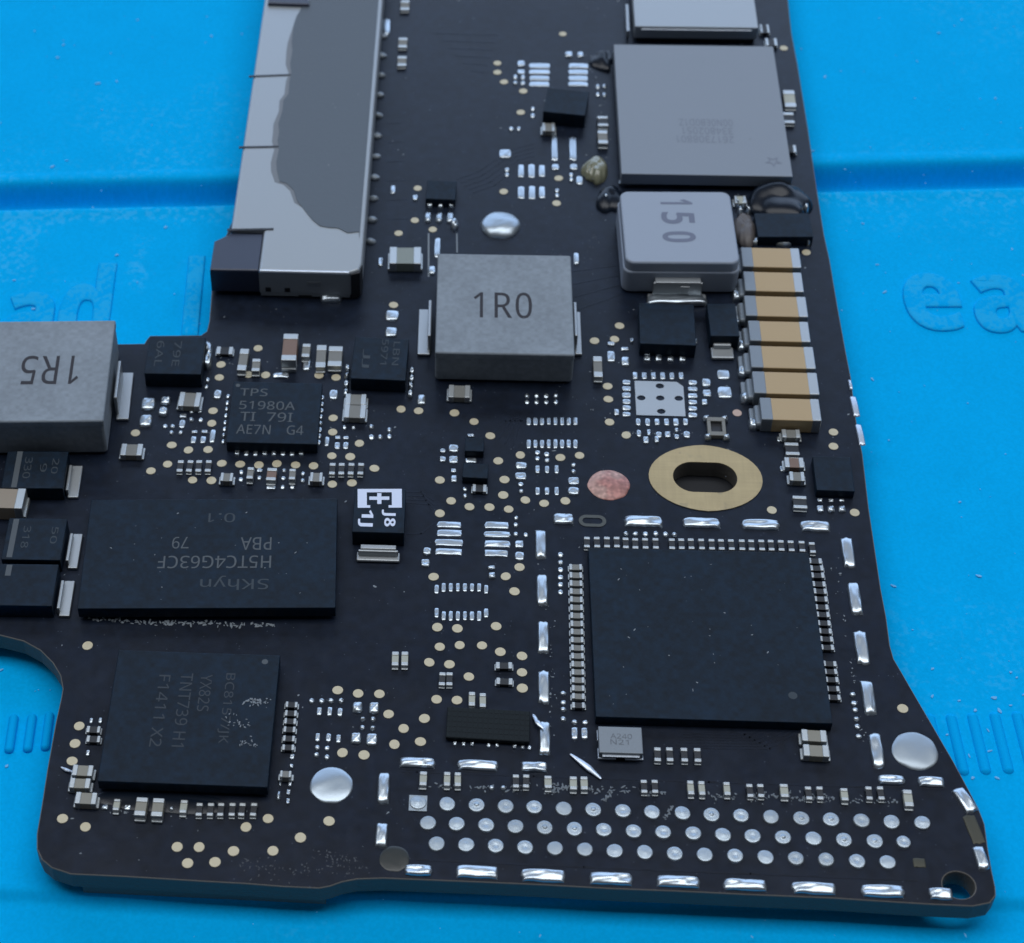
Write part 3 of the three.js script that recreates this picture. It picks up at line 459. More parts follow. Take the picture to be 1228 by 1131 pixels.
{
  const [m, Q] = mosfet([768, 364, 834, 364, 833, 413, 766, 413], 0.95, 'black square power transistor in front of the 150 inductor');
  pins('pin', m, Q, grid([776.6, 790.4, 804.7, 819], [425.5]), 8.5, 4.5, 0.12); pins('pin', m, Q, grid([776.6, 790.4, 804.7, 819], [431.5]), 8.5, 6, 0.14);
}
{ const [m, Q] = mosfet([848, 364, 881, 364, 888, 403, 852, 403], 1.0, 'narrow black diode beside the beige capacitors'); const s = span(865, 426, 27, 13), b = sub('lead', merge([slab(s.w, 0.22, s.d, 0.08, 0), slab(s.w * 0.8, 0.5, 0.25, 0.08, 0, 0, -s.d * 0.45)]), M.tin, m, s.x - Q.x, 0.01, Q.y - s.y); b.name = numbered('lead'); }
{ // 6 pin packages
  const [a, QA] = mosfet([513, 216, 546, 217, 548, 239, 510, 239], 0.6, 'small six-legged black chip above the solder dome');
  pins('pin', a, QA, grid([516, 529, 542], [247]), 7, 8, 0.25); pins('pin', a, QA, grid([514.5, 528, 541], [262]), 8, 12, 0.18);
  const [b, QB] = mosfet([975, 547, 1020, 548, 1025, 589, 979, 588], 0.55, 'square black chip at the right board edge beside the gold ring');
  pins('pin', b, QB, grid([984, 997, 1010], [611.5]), 9, 8, 0.16);
}
mosfet([660, 107, 704, 108, 705, 136, 648, 136], 1.0, 'small black chip left of the grey metal module');
mosfet([558, 524, 580, 525, 581, 541, 557.5, 541], 0.5, 'tiny black chip in the middle of the board'); mosfet([556, 555, 585, 556, 586, 573, 554, 573], 0.5, 'tiny black chip in front of its twin in the middle of the board');
{
  const [m, Q] = chip('matrix_chip', [537, 848, 634, 852, 637, 888, 534, 886], 0.34, 'dark chip with a grid texture behind the row of solder joints', phys([0.009, 0.013, 0.016], 0.6, 0, { specularIntensity: 0.25 }), 0.1);
  const b = []; for (let i = 0; i < 16; i++) for (let j = 0; j < 6; j++) b.push(slab(Q.w / 16 * 0.72, 0.014, Q.d / 6 * 0.7, 0.006, 0.335, -Q.w / 2 + (i + 0.5) * Q.w / 16, -Q.d / 2 + (j + 0.5) * Q.d / 6, 1));
  const gr = sub('surface_grid', merge(b), phys([0.010, 0.015, 0.018], 0.6, 0, { specularIntensity: 0.25 }), m); gr.userData.kind = 'stuff';
  pins('solder_ball', m, Q, [[546, 893.5], [556.5, 894], [566.8, 894], [586.5, 895], [596.8, 895], [617.6, 896], [627.4, 896.5], [635.4, 897]], 5, 5, 0.12);
}
{ // black chip beside the glue
  mosfet([905, 256, 971, 255, 974, 283, 909, 285], 0.7, 'black chip under the glossy black glue blob');
}
// chip with white printed frame
{
  const [m, Q] = chip('diode_package', [427.4, 586, 485, 585.5, 486.5, 638.5, 420.5, 638.5], 1.05, 'black package with a white printed frame and plus sign', M.chip), h = 1.05;
  const P = (x, y) => { const p = at(x, y, h); return [p.x - Q.x, p.y - Q.y]; };
  const print = (pts) => { const g = new THREE.ShapeGeometry(new THREE.Shape(pts.map(([x, y]) => { const [a, b] = P(x, y); return new THREE.Vector2(a * MM, b * MM); }))); g.rotateX(-Math.PI / 2); g.translate(0, (h + 0.008) * MM, 0); return g; };
  const box = (x0, y0, x1, y1) => print([[x0, y1], [x1, y1], [x1, y0], [x0, y0]]);
  const w = lit(new THREE.Mesh(merge([box(429, 586.5, 482, 590.5), box(429, 590.5, 440, 609), box(470, 590.5, 482, 609), box(440, 606, 444, 609), box(466, 606, 470, 609), box(443, 595.6, 467, 599.6), box(452.5, 591.5, 457.5, 595.6), box(452.5, 599.6, 457.5, 604.5)]), M.white)); w.name = numbered('marking'); m.add(w);
  marking('1J', m, 438.5, 621.5, h, 18, 20, -Math.PI / 2, M.white, Q, 'bold'); marking('J8', m, 466, 621.5, h, 17, 20, -Math.PI / 2, M.white, Q, 'bold');
  const s0 = at(453, 659, 0.55), s1 = at(453, 673, 0.1), ww = span(453, 670, 52, 5).w;
  sub('lead', merge([slab(ww * 0.82, 0.16, 0.3, 0.05, 0.5, 0, -(s0.y - Q.y) - 0.1), slab(ww * 0.92, 0.55, 0.16, 0.06, 0.04, 0, -(s0.y - Q.y) + 0.1), slab(ww, 0.2, 0.62, 0.09, 0.01, 0, -(s1.y - Q.y) - 0.25)]), M.tin, m, s1.x - Q.x);
}
// three diodes at the left edge, each with a flat metal lead
function diode(q, lead, label, stripe, words) {
  const h = 0.95, [m, Q] = chip('diode', q, h, label);
  if (stripe) { const a = at(...stripe[0], h), b = at(...stripe[1], h), g = new THREE.PlaneGeometry(0.3 * MM, Math.hypot(a.x - b.x, a.y - b.y) * MM).rotateX(-Math.PI / 2), s = sub('cathode_stripe', g, M.laser, m, (a.x + b.x) / 2 - Q.x, h + 0.008, Q.y - (a.y + b.y) / 2); s.castShadow = false; }
  for (const w of words) marking(w[0], m, w[1], w[2], h, w[3], w[4], -Math.PI / 2, M.laserDim, Q);
  const L = quad(0.12, lead); sub('lead', merge([slab(L.w, 0.18, L.d, 0.05, 0), slab(0.18, 0.5, L.d * 0.8, 0.05, 0, -L.w / 2 - 0.02)]), M.tin, m, L.x - Q.x, 0.01, Q.y - L.y);
}
diode([9, 541, 80.5, 541.5, 77, 585.5, 1, 585.5], [86, 561, 99, 560, 93.5, 598.5, 81, 598.5], 'rearmost of the three black diodes at the left edge', [[24, 541], [17, 584]], [['330', 33, 561, 9, 25], ['9', 52, 561, 8, 10], ['20', 66, 559, 8, 18]]);
diode([11, 621, 80.5, 622, 72.5, 671.6, 1, 671], [88, 642, 99, 641.5, 93, 683, 80.5, 683], 'middle one of the three black diodes at the left edge', [[20, 622], [11, 668]], [['318', 31, 644, 9, 26], ['50', 65, 642, 8, 20]]);
diode([0, 676, 70.5, 676.6, 62, 726.7, -10, 726], [78.5, 698.5, 89, 698, 84, 740.5, 68.5, 740.5], 'foremost of the three black diodes at the left edge', [[13, 677], [9, 690]], []);
C([[2, 597, 54, 24, 'beige chip capacitor cut off by the left frame edge']], mat([0.26, 0.22, 0.17], 0.55), 1.0);

// inductors: pressed grey blocks with flat terminals at both sides
function inductor(q, h, label, text, top, turnText, terms, r = 0.35) {
  const Q = quad(h, q), m = part('inductor', slab(Q.w, 0.5, Q.d, 0.12, h - 0.5, 0, 0, 3), top, Q, 0, Q.turn, board, label);
  sub('side_wall', slab(Q.w * 0.992 + r * 0.1, h - 0.4, Q.d * 0.992, 0.22, 0.06, 0, 0, 3), top, m);
  for (const w of text) marking(w[0], m, w[1], w[2], h, w[3], w[4], turnText, w[5] ?? M.ink, Q, 'mono');
  for (const t of terms) { const L = quad(0.15, t), x = L.x - Q.x, z = Q.y - L.y, inward = Math.abs(x) > Math.abs(z) ? [-Math.sign(x), 0] : [0, -Math.sign(z)]; sub('terminal', merge([slab(L.w, 0.2, L.d, 0.06, 0.01), slab(inward[0] ? 0.2 : L.w * 0.8, h * 0.55, inward[0] ? L.d * 0.8 : 0.2, 0.07, 0.05, inward[0] * L.w * 0.42, inward[1] * L.d * 0.42)]), M.tin, m, x, 0, z); }
  return [m, Q];
}
inductor([527.5, 305, 685, 304.5, 689, 425, 519, 424], 2.3, 'large grey inductor marked 1R0 in the middle of the board', [['1R0', 603, 366, 70, 31]], M.ferrite, 0, [[503, 371, 515, 371, 518, 425, 500, 425], [688, 375, 697, 375, 697, 426, 688, 426]]);
inductor([-120, 385, 141, 385, 121, 506, -145, 506], 2.7, 'large grey inductor marked 1R5 upside down at the left frame edge', [['1R5', 60, 443.5, 70, 34]], M.ferrite, Math.PI, [[147, 453, 162, 452, 152, 508.6, 137, 508.6]]);
{
  const h = 2.35, q = [743.5, 229, 877, 229, 886, 315, 750, 315], Q = quad(h, q), rounded = (w, d, r) => [[-1, -1], [1, -1], [1, 1], [-1, 1]].flatMap(([i, j], c) => Array.from({ length: 7 }, (_, k) => { const a = Math.PI * (1 + c / 2 + k / 12); return [i * (w / 2 - r) + r * Math.cos(a), j * (d / 2 - r) + r * Math.sin(a)]; })), m = part('inductor', toCreasedNormals(prism(rounded(Q.w, Q.d, 0.55), h - 0.06, 0.06, 0.16, [], 4), 0.3), M.ferriteBlue, Q, 0, Q.turn, board, 'bluish grey rounded inductor marked 150 sideways');
  sub('lower_shell', toCreasedNormals(prism(rounded(Q.w + 0.16, Q.d + 0.14, 0.5), h - 0.75, 0.065, 0.14, [], 4), 0.3), M.ferriteBlue, m);
  marking('1', m, 811, 242, h, 38, 6, -Math.PI / 2, M.inkBlue, Q, 'bold'); marking('5', m, 813, 261.5, h, 40, 14, -Math.PI / 2, M.inkBlue, Q, 'bold'); marking('0', m, 814.5, 284, h, 40, 13, -Math.PI / 2, M.inkBlue, Q, 'bold');
  const f = at(810, 360, 0.15), w = span(810, 352, 70, 6).w;
  sub('terminal', merge([slab(w, 0.24, 0.8, 0.1, 0.01, 0, 0), slab(w * 0.84, 1.1, 0.22, 0.08, 0.1, 0, -0.3), slab(w * 0.78, 0.16, 0.5, 0.06, 1.1, 0, -0.45), slab(w * 0.16, 0.6, 0.12, 0.04, 0.4, w * 0.12, -0.18)]), M.tin, m, f.x - Q.x, 0, Q.y - f.y - 0.1);
  sub('solder_joint', BARS[2], M.solder, m, f.x - Q.x, 0.1, Q.y - f.y + 0.02).scale.set(w * 1.04 * MM, 0.3 * MM, 0.85 * MM);
}
// stack of seven beige capacitors
[[890, 959, 297, 320], [893, 962, 326, 349], [894, 967, 355, 379], [899, 970, 385, 409], [900.5, 976, 415, 441], [904, 980.5, 446, 472], [913, 983, 477.5, 503.5]].forEach(([x0, x1, y0, y1], k) => {
  const h = 1.0, s = span((x0 + x1) / 2, (y0 + y1) / 2, x1 - x0, y1 - y0, h), m = part('capacitor', slab(s.w * 0.84, h - 0.04, s.d, 0.05, 0.02), M.beige, s, 0, 0, board, ['rearmost', 'second', 'third', 'middle', 'fifth', 'sixth', 'foremost'][k] + ' of the seven large beige capacitors in a column');
  sub('terminal', slab(s.w * 0.16, h, s.d * 1.01, 0.07, 0.005, s.w * 0.43), M.tin, m);
  sub('terminal', merge([slab(s.w * 0.2, h, s.d * 1.01, 0.07, 0.005, -s.w * 0.41), slab(s.w * 0.2, h * 0.55, s.d * 0.94, 0.2, 0.005, -s.w * 0.5), slab(s.w * 0.2, h * 0.25, s.d * 0.9, 0.1, 0.005, -s.w * 0.57)]), M.capDark, m); sub('solder_joint', BLOBS[k % 5], M.solder, m, -s.w * 0.62, 0.006, s.d * 0.25).scale.set(0.5 * MM, 0.35 * MM, 0.8 * MM);
});

// metal module with grey lid
{
  const h = 1.15, [m, Q] = chip('metal_module', [736, 53, 928, 55.5, 950, 210.5, 745.5, 209.5], h, 'grey metal-topped module with faint lettering and a star outline', M.plate, 0.32);
  sub('module_base', slab(Q.w * 0.985, 0.5, Q.d * 0.985, 0.04, 0.22), M.plateEdge, m);
  sub('solder_joint', merge([0, 1, 2, 3, 4, 5, 6, 7].map((k) => slab(0.5, 0.25, 0.4, 0.1, 0, -Q.w / 2 + 0.7 + k * (Q.w - 1.4) / 7, Q.d / 2 - 0.9))), M.solderDull, m);
  marking('00N0EB0D1Z', m, 846.5, 147, h, 64, 8, Math.PI, M.inkPlate, Q); marking('334802051', m, 849, 157, h, 60, 8, Math.PI, M.inkPlate, Q); marking('2617308801', m, 846, 167, h, 68, 8, Math.PI, M.inkPlate, Q);
  const o = [], i2 = []; for (let k = 0; k < 10; k++) { const a = -Math.PI / 2 + k * Math.PI / 5, r = k % 2 ? 0.24 : 0.58; o.push([r * Math.cos(a), r * Math.sin(a)]); i2.push([0.58 * r * Math.cos(a), 0.58 * r * Math.sin(a)]); }
  const p = at(927, 194, h), st = sub('star_mark', prism(o, 0.004, 0, 0, [i2]), M.inkPlate, m, p.x - Q.x, h + 0.004, Q.y - p.y); st.castShadow = false;
  flat('bond_wire', [[742, 218], [800, 217], [800, 221], [742, 222]].map(toMM), 0.12, 0.005, M.solderDull, 'thin metal strip between the module and the 150 inductor');
}
// lid of the shield can at the top
{
  const h = 1.3, [m, Q] = chip('shield_can', [756, -70, 900, -70, 904, 33, 760, 31.5], h, 'pale metal shield can at the far end of the board', M.steel, 0.35);
  sub('can_rim', slab(Q.w * 0.9, 0.16, 0.14, 0.06, h - 0.32, 0, Q.d / 2 + 0.04), M.silver, m); sub('can_wall', slab(Q.w * 0.97, 0.9, Q.d * 0.97, 0.05, 0.02), M.plateEdge, m);
  flat('metal_strip', [[749.5, 14], [752.5, 14], [754, 46], [751, 46]].map(toMM), 0.6, 0.005, M.tin, 'thin upright metal strip left of the shield can');
}
R([[917, 34, 11, 10], [925, 50, 14, 9], [947, 178, 16, 9]], 10, 9, 'x', M.black, 0.3); testPad(940, 58);
// glue blobs
function blob(name, px, py, w, hpx, tall, material, label, s = 3, rough = 0) { const q = span(px, py, w, hpx), g = new THREE.SphereGeometry(0.5, 48, 22, 0, Math.PI * 2, 0, Math.PI / 2), p = g.attributes.position; for (let i = 0; i < p.count; i++) { const x = p.getX(i), y = p.getY(i), z = p.getZ(i), k = 1 + 0.55 * (noise(x * 3.4 + 4, z * 3.4 + y * 2 + s, s) - 0.5) + rough * (noise(x * 8 + 4, z * 8 + y * 5 + s, s + 1) - 0.5); p.setXYZ(i, x * k, y * 2 * k, z * k); } g.computeVertexNormals(); const m = part(name, g, material, q, 0.002, 0, board, label); m.scale.set(q.w * MM, tall * MM, q.d * MM); return m; }
blob('glue_blob', 935, 247, 74, 48, 0.95, M.glue, 'glossy black glue blob behind the beige capacitors', 3);
blob('glue_blob', 733, 240, 34, 34, 0.5, M.glue, 'small dark glue blob at the left of the 150 inductor', 7);
blob('glue_blob', 722, 74, 30, 26, 0.4, M.glue, 'small dark glue blob at the far left corner of the grey module', 11);
blob('flux_lump', 714, 206, 30, 26, 0.6, M.fluxAmber, 'yellowish lump of flux left of the grey module', 5, 0.25);
blob('flux_lump', 893, 278, 26, 34, 0.5, mat([0.085, 0.075, 0.072], 0.5), 'brownish crust between the 150 inductor and the black glue', 9, 0.2);
blob('flux_lump', 190, 962, 150, 26, 0.07, M.glue, 'thin glossy film of flux along the square chip near the left corner', 13);
row([[726, 241, 9, 11], [953, 253, 7, 10], [966, 254, 7, 9], [884, 247, 7, 8], [891, 248, 6, 7], [887, 257, 7, 8], [897, 257, 7, 7], [545, 271, 11, 12], [969, 293, 5, 7]], 7, 8, 0.55, DISCS, 'solder_ball');
row([[922, 288, 12, 9], [939, 290, 20, 12], [905, 291, 9, 8]], 10, 8, 0.3, BLOBS);
C([[888, 239, 14, 9]], M.pale, 0.4);
// bright plating on the board edge at the right
for (const [px, py, w, h] of [[1020.6, 462, 4, 12], [1026, 488, 8, 24], [1032.5, 522, 8, 25]]) pad('edge_plating', px - 1, py, w, h, 0.12, BARS, M.silver, 0.05);
// small oscillator can near the large chip
{
  const h = 0.55, [m, Q] = chip('oscillator', [718, 871.5, 769, 871.5, 772, 904, 718, 902.5], h, 'small silver oscillator can in front of the large chip', mat([0.20, 0.23, 0.26], 0.45, 0.4, FINE), 0.12);
  for (const [i, j] of [[-1, -1], [1, -1], [-1, 1], [1, 1]]) sub('corner_pad', slab(Q.w * 0.42, 0.14, Q.d * 0.4, 0.04, 0.006, i * Q.w * 0.31, j * Q.d * 0.34), M.silver, m);
  sub('lid_rim', slab(Q.w * 0.86, 0.08, 0.16, 0.03, 0.33, 0, Q.d / 2 + 0.05), M.silver, m); marking('A240', m, 745, 883, h, 26, 6, 0, M.inkCan, Q); marking('N21', m, 743, 890, h, 22, 6, 0, M.inkCan, Q);
}

// the display connector: a long folded steel shell with a torn grey film and a black plastic end
{
  const h = 2.15, p0 = at(276.5, 275, h), p1 = at(435.5, 300, h), pf = at(365, 325, h), far = 150, xl = p0.x, xr = p1.x, yn = pf.y, hinge = at(300, 276, h).y, xs = at(313, 300, h).x;
  const shell = lit(new THREE.Mesh(toCreasedNormals(prism([[xs, yn], [xr - 0.6, yn], [xr - 0.15, yn + 0.25], [xr, yn + 0.8], [xr, far], [xl, far], [xl, hinge], [xs, hinge]], h - 0.25, 0.25, 0.2, [], 5), 0.2), M.steel)); shell.name = 'connector'; shell.userData.label = 'long steel connector shell along the far left edge of the board';
  shell.position.set(-board.position.x, TOP * MM - board.position.y, BACK * MM - board.position.z); board.add(shell);
  const on = (name, points, hh, y0, material, bevel = 0, label) => { const m = lit(new THREE.Mesh(prism(points, hh, y0, bevel), material)); m.name = numbered(name); if (label) m.userData.label = label; shell.add(m); return m; };
  const T = (x, y, z = h) => { const p = at(x, y, z); return [p.x, p.y]; };
  const z = (X, Y) => T(240 + X / 3.9, Y / 3.9);
  const FILM = [[480, 30], [450, 80], [438, 115], [428, 200], [432, 240], [421, 300], [427, 345], [418, 380], [414, 440], [390, 470], [385, 520], [366, 580], [370, 620], [362, 660], [369, 700], [356, 760], [360, 800], [372, 850], [405, 860], [437, 890], [455, 945], [478, 970], [503, 1003], [525, 1030], [560, 1058], [602, 1066], [645, 1068], [690, 1091], [745, 1085]].map(([X, Y]) => z(X, Y)).concat([[at(430.5, 278, h).x, at(430.5, 278, h).y], [xr - 0.28, yn + 3], [xr - 0.28, far - 0.3], [at(372, 0, h).x, far - 0.3], [at(371, 2, h).x, at(371, 2, h).y]]);
  on('grey_film', FILM.slice().reverse(), 0.05, h - 0.004, M.film, 0, 'torn dark grey film stuck on top of the steel shell');
  on('glue_edge', FILM.map(([x, y], k) => (k > 2 && k < 21 ? [x - 0.12 - 0.3 * noise(k * 0.5, 1, 77), y - 0.05] : [x, y])).reverse(), 0.02, h - 0.004, mat([0.15, 0.17, 0.195], 0.55), 0);
  for (const [a, b] of [[[299, 92], [349, 90]], [[287, 177], [339, 176]], [[273, 276], [328, 275]]]) { const p = T(...a), q = T(...b); on('fold_slot', [[p[0] - 0.02, p[1] - 0.09], [q[0], q[1] - 0.09], [q[0], q[1] + 0.09], [p[0] - 0.02, p[1] + 0.09]], 0.05, h - 0.02, M.black); }
  on('front_wall', [[xs + 0.05, yn + 0.3], [xr - 0.7, yn + 0.3], [xr - 0.7, yn + 0.02], [xs + 0.05, yn + 0.02]].reverse(), h - 0.35, 0.12, M.steel);
  on('plastic_end', [[xl - 0.9, at(257, 325, 1.9).y], [xs - 0.02, at(307, 326, 1.9).y + 0.02], [xs - 0.02, hinge - 0.12], [xl + 0.05, hinge - 0.12], [xl - 0.9, hinge - 0.9]], 1.75, 0.25, M.plastic, 0.1, 'dark plastic end block of the connector');
  { const L = xr - 0.65 - xs, g = new THREE.CapsuleGeometry(0.13 * MM, (L - 0.26) * MM, 6, 16); g.rotateZ(Math.PI / 2); const e = lit(new THREE.Mesh(g, M.silver)); e.name = numbered('highlight_bar'); e.position.set((xs + L / 2) * MM, (h - 0.15) * MM, -(yn + 0.06) * MM); shell.add(e); }  // brighter metal bar added as the highlight along the shell's front edge
  on('plastic_corner', [[xr - 0.62, yn - 0.1], [xr - 0.1, yn + 0.1], [xr + 0.02, yn + 0.8], [xr - 0.5, yn + 0.8]], h - 0.25, 0.12, M.black, 0.05);
  on('plastic_block', [[xl + 0.3, at(300, 7, h).y], [at(371, 9, h).x, at(371, 9, h).y], [at(368, -20, h).x, at(368, -20, h).y], [xl + 0.3, at(300, -20, h).y]], 0.35, h - 0.1, M.plastic, 0.1, 'black plastic block on the far end of the connector');
  for (let k = 0; k < 11; k++) { const y = 44 + k * 23.2 + k * k * 0.14, x = 459 - (y - 44) * 0.061, p = at(x, y), m = lit(new THREE.Mesh(DISCS[k % 6], M.capDark)); m.name = numbered('shell_tab'); m.scale.set(0.7 * MM, 0.22 * MM, 0.52 * MM); m.position.set((p.x + 0.02) * MM, 0.004 * MM, -p.y * MM); shell.add(m); }
  const s = at(397, 358.5), b = lit(new THREE.Mesh(BLOBS[1], M.solder)); b.name = numbered('solder_joint'); b.scale.set(1.3 * MM, 0.3 * MM, 0.75 * MM);
  for (const [px, w, hh, y0, m2] of [[322, 0.34, 0.34, 0.45, M.black], [345, 0.34, 0.34, 0.45, M.black], [366, 0.8, 0.22, 0.02, M.black], [377, 0.8, 0.36, 0.95, M.tin]]) { const p = at(px, 345, 0.6), d = sub(m2 === M.tin ? 'spring_contact' : 'wall_notch', slab(w, hh, 0.05, 0.02, y0), m2, shell, p.x, 0, -yn); } b.position.set(s.x * MM, 0, -s.y * MM); shell.add(b);
}
// faint printed frame beside the big inductor
for (const q of [[[513, 280], [515, 280], [515, 332], [513, 332]], [[547, 280], [548.6, 280], [549, 303], [547.4, 303]]]) flat('printed_line', q.map(toMM).reverse(), 0.006, 0.002, M.residue);

// ---------------------------------------------------------------- crumbs of flux and dust
function crumbs(list, size, material, flatness = 0.4) {      // many irregular little lumps as one mesh
  const base = new THREE.IcosahedronGeometry(0.5, 1), all = [];
  for (const [x, y, k] of list) { const g = base.clone(), p = g.attributes.position, s = Math.floor(rnd() * 900); for (let i = 0; i < p.count; i++) { const q = 1 + 0.8 * (noise(p.getX(i) * 3 + 5, p.getZ(i) * 3 + p.getY(i) + 5, s) - 0.5); p.setXYZ(i, p.getX(i) * q, p.getY(i) * q, p.getZ(i) * q); } const w = size * k; g.scale(w * rr(0.7, 1.8) * MM, w * flatness * MM, w * rr(0.5, 1) * MM); g.rotateY(rnd() * 6); g.translate(x * MM, w * flatness * 0.3 * MM, -y * MM); g.computeVertexNormals(); all.push(g); }
  return merge(all);
}
const along = (pts, n, spread) => Array.from({ length: n }, () => { const k = Math.floor(rnd() * (pts.length - 1)), t = rnd(), a = pts[k], b = pts[k + 1], p = at(a[0] + (b[0] - a[0]) * t, a[1] + (b[1] - a[1]) * t); return [p.x + rr(-spread, spread) * rnd(), p.y + rr(-spread, spread) * rnd(), rr(0.4, 1.2)]; });
{
  const put = (name, g, m, label) => { const o = lit(new THREE.Mesh(g, m)); o.name = numbered(name); o.userData.kind = 'stuff'; if (label) o.userData.label = label; o.position.set(-board.position.x, TOP * MM - board.position.y, BACK * MM - board.position.z); board.add(o); };
  put('flux_crumbs', crumbs([...along([[640, 943], [720, 947], [800, 951]], 60, 0.35), ...along([[850, 956], [960, 957], [1000, 957]], 110, 0.4), ...along([[1010, 958], [1075, 962]], 40, 0.35), ...along([[500, 942], [560, 944], [640, 946]], 40, 0.3), ...along([[655, 950], [680, 944]], 25, 0.3), ...along([[723, 962], [733, 950]], 14, 0.2), ...along([[795, 985], [806, 966]], 20, 0.15)], 0.13, M.residue, 0.3), mat([0.11, 0.135, 0.16], 0.5), 'pale crumbs of flux along the far row of round joints');
  put('flux_crumbs', crumbs([...along([[98, 741], [180, 747], [250, 748], [330, 751]], 130, 0.22)], 0.16, M.residue), M.residue, 'pale crumbs along the near side of the wide memory chip');
  put('flux_crumbs', crumbs([...along([[290, 1038], [350, 1044], [440, 1040]], 70, 0.8), ...along([[380, 1028], [430, 1034]], 40, 0.6), ...along([[640, 300], [700, 320], [715, 280]], 30, 0.8)], 0.09, M.residue, 0.12), mat([0.030, 0.038, 0.050], 0.6), 'dull smears of dried flux on the board');
  put('flux_crumbs', crumbs([...along([[255, 425], [300, 440], [400, 440]], 36, 0.5), ...along([[700, 60], [722, 120], [730, 190]], 40, 0.5), ...along([[885, 235], [895, 290], [960, 292]], 40, 0.4), ...along([[90, 945], [150, 975], [300, 980]], 50, 0.4), ...along([[640, 440], [750, 520], [850, 520]], 40, 0.5), ...along([[650, 640], [660, 760], [660, 900]], 40, 0.4), ...along([[1000, 660], [1020, 800], [1040, 900]], 30, 0.4)], 0.085, M.residue, 0.3), M.residue, 'small pale crumbs of flux between the parts');
  const lines = [];
  const trace = (...pts) => { for (let k = 0; k < pts.length - 1; k++) { const a = at(...pts[k]), b = at(...pts[k + 1]), L = Math.hypot(b.x - a.x, b.y - a.y), g = slab(L + 0.08, 0.012, 0.1, 0.005, -0.002, 0, 0, 1); g.rotateY(Math.atan2(b.y - a.y, b.x - a.x)); g.translate((a.x + b.x) / 2 * MM, 0, -(a.y + b.y) / 2 * MM); lines.push(g); } };
  for (let k = 0; k < 6; k++) { trace([820 - k * 2, 880 + k * 3.4], [893 + k * 6, 881 + k * 3.4], [930 + k * 5, 868 + k * 2]); }
  for (let k = 0; k < 5; k++) trace([548 + k * 5, 215 + k * 4], [573 + k * 5, 206 + k * 4], [612 + k * 3, 180 + k * 4], [640, 172 + k * 5]);
  for (let k = 0; k < 6; k++) { trace([465, 148 + k * 23], [480 + k * 2, 147 + k * 23]); trace([520 + k * 9, 40 + k * 9], [596 - k * 3, 42 + k * 9]); }
  trace([500, 1031], [700, 1040], [900, 1048], [1100, 1056]); trace([480, 925], [500, 926], [640, 931], [850, 938], [1040, 944]); trace([478, 960], [505, 990], [520, 1003]); trace([455, 640], [505, 640], [520, 628]);
  for (let k = 0; k < 4; k++) { trace([655 + k * 6, 330 + k * 16], [742, 318 + k * 12]); trace([590 + k * 8, 520 + k * 6], [606 + k * 6, 505], [622 + k * 4, 500 + k * 2]); trace([450 + k * 10, 590 + k * 4], [505 + k * 3, 590 + k * 5], [520, 600 + k * 5]); }
  put('copper_traces', merge(lines), M.mask, 'faint copper traces under the black coating');
  const scuff = along([[295, 866], [320, 868]], 50, 0.45).concat(along([[270, 885], [300, 900]], 22, 0.6), along([[285, 914], [310, 920]], 24, 0.3)).map(([x, y, k]) => [x, y + 0.62, k]);
  const o = lit(new THREE.Mesh(crumbs(scuff, 0.1, M.residue, 0.25), M.residue)); o.name = 'flux_crumbs_on_chip'; o.userData.kind = 'stuff'; o.position.set(-board.position.x, (TOP + 0.85) * MM - board.position.y, BACK * MM - board.position.z); board.add(o);
}
for (const [n, h, boxes, count] of [['dust_specks', 0.62, [[725, 670, 960, 850]], 34], ['dust_specks', 0.95, [[125, 610, 390, 720]], 26], ['dust_specks', 1.15, [[750, 65, 920, 200]], 16], ['dust_specks', 2.3, [[535, 315, 675, 415]], 14], ['dust_specks', 2.2, [[345, 20, 430, 250]], 26]]) for (const [x0, y0, x1, y1] of boxes) {
  const list = Array.from({ length: count }, () => { const p = at(rr(x0, x1), rr(y0, y1), h); return [p.x, p.y, Math.pow(rnd(), 2) * 1.2 + 0.4]; }), o = lit(new THREE.Mesh(crumbs(list, 0.07, M.residue, 0.15), M.residue)); o.name = numbered(n); o.userData.kind = 'stuff'; o.position.set(-board.position.x, (TOP + h) * MM - board.position.y, BACK * MM - board.position.z); board.add(o);
}
const dustOnBoard = [], dustOnMat = [];
for (let k = 0; k < 650; k++) { const x = rr(-35, 41), y = rr(46, 126); (inBoard(x, y) ? dustOnBoard : dustOnMat).push([x, y, Math.pow(rnd(), 3) * 1.5 + 0.35]); }
for (const [n, list, h] of [['dust', dustOnMat.concat(Array.from({ length: 16 }, () => { const p = at(rr(1110, 1228), rr(800, 945), LOW); return [p.x, p.y, rr(0.8, 1.5)]; }).filter(([x, y]) => !inBoard(x, y))), null], ['dust', dustOnBoard, TOP]]) {
  const on = h === null ? list.map(([x, y, k]) => [x, y, k]) : list;
  const o = lit(new THREE.Mesh(crumbs(on, h === null ? 0.13 : 0.085, M.dust, 0.14), h === null ? M.dust : M.residue)); o.name = numbered(n); o.position.set(0, (h ?? 0.03) * MM, BACK * MM); describe(o, h === null ? 'pale specks of dust lying on the blue mat' : 'pale specks of dust lying on the black board', 'dust', null, 'stuff'); scene.add(o);
}
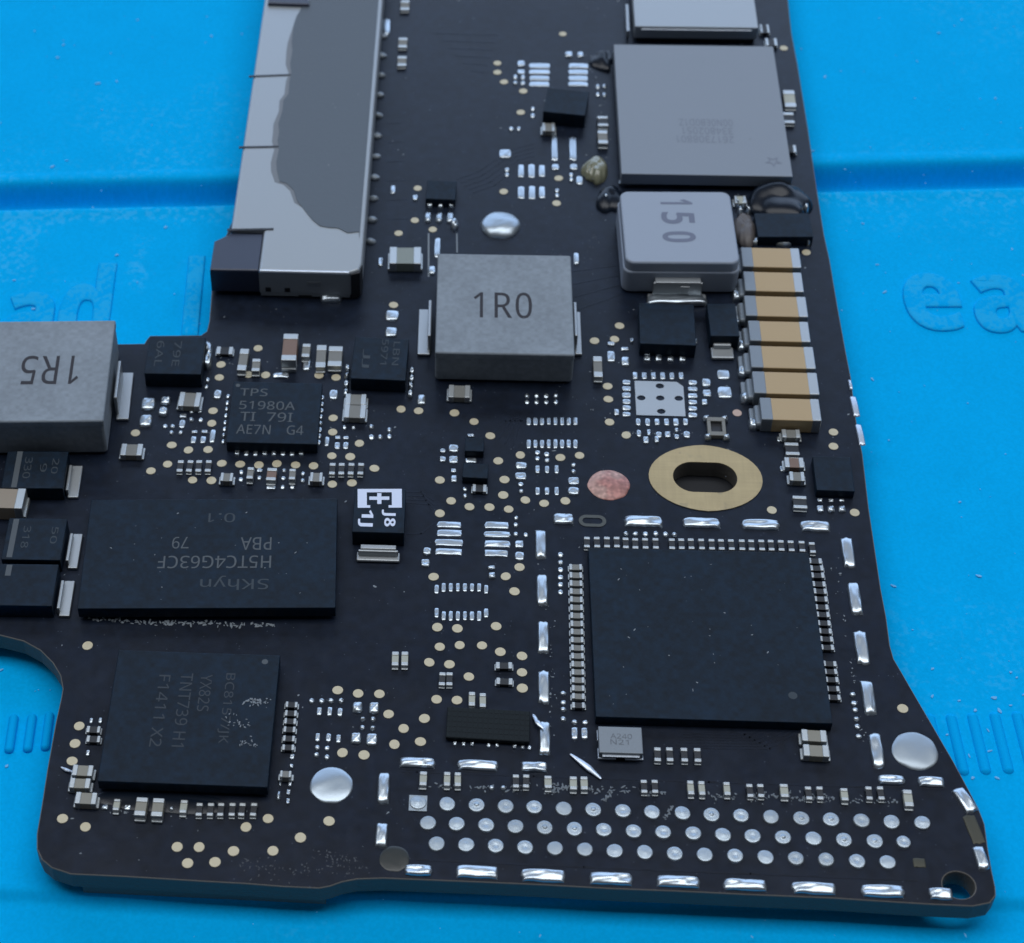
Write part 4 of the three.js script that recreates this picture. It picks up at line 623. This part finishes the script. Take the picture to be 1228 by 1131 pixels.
// loose slivers of metal lying on the board
function sliver(pts, w, label, h = 0.12) {
  const c = new THREE.CatmullRomCurve3(pts.map(([x, y, z]) => { const p = at(x, y, z); return new THREE.Vector3(p.x * MM, z * MM, -p.y * MM); })), mid = c.getPoint(0.5), g = new THREE.TubeGeometry(c, 20, w * MM, 8), p = g.attributes.position;
  for (let i = 0; i < p.count; i++) { const t = Math.floor(i / 9) / 20, q = c.getPoint(t), k = Math.pow(Math.sin(Math.PI * (0.06 + 0.88 * t)), 0.6) * (0.8 + 0.5 * noise(t * 5, 2, pts[0][0])); p.setXYZ(i, q.x + (p.getX(i) - q.x) * k - mid.x, q.y + (p.getY(i) - q.y) * k * 0.5 - mid.y, q.z + (p.getZ(i) - q.z) * k - mid.z); }
  g.computeVertexNormals(); const m = lit(new THREE.Mesh(g, M.silver)); m.name = numbered('metal_sliver'); m.position.set(mid.x, mid.y + TOP * MM, mid.z + BACK * MM); describe(m, label, 'metal sliver'); scene.add(m);
}
sliver([[684, 904.5, 0.08], [702, 918, 0.12], [721, 934, 0.09]], 0.15, 'long loose metal sliver lying diagonally left of the small silver oscillator');
sliver([[639.5, 857, 0.1], [645, 867, 0.25], [652, 874, 0.3]], 0.12, 'short bent metal sliver at the top of the lowest left solder bar');
sliver([[73, 920, 0.08], [80, 923.5, 0.12], [87, 925.5, 0.25]], 0.08, 'tiny metal whisker left of the small capacitors near the left corner');

// ---------------------------------------------------------------- the lamps outside the picture that light it
for (const L of LAMPS) {
  const g = new THREE.Group(); g.name = L.name; g.position.set(...L.at); g.up.set(...(L.at[1] > 1 ? [0, 0, -1] : [0, 1, 0])); g.lookAt(...L.to); scene.add(g); describe(g, L.label, L.category);
  const c = lin(...L.color), frame = new THREE.Mesh(mergeGeometries([[L.size[0] + 0.08, 0.04, 0, L.size[1] / 2 + 0.02], [L.size[0] + 0.08, 0.04, 0, -L.size[1] / 2 - 0.02], [0.04, L.size[1], L.size[0] / 2 + 0.02, 0], [0.04, L.size[1], -L.size[0] / 2 - 0.02, 0]].map(([w, h, x, y]) => new THREE.BoxGeometry(w, h, 0.05).translate(x, y, -0.02))), mat([0.7, 0.7, 0.7], 0.5)); frame.name = 'frame'; g.add(frame);
  const pane = new THREE.Mesh(new THREE.BoxGeometry(L.size[0], L.size[1], 0.01), new THREE.MeshStandardMaterial({ color: 0xffffff, emissive: c, emissiveIntensity: 0.05 })); pane.name = L.category === 'window' ? 'pane' : 'diffuser'; pane.position.z = -0.02; g.add(pane);
  const light = new THREE.RectAreaLight(c, L.power, L.size[0], L.size[1]); light.rotation.y = Math.PI; g.add(light);
}

camera.updateProjectionMatrix();
renderer.render(scene, camera);
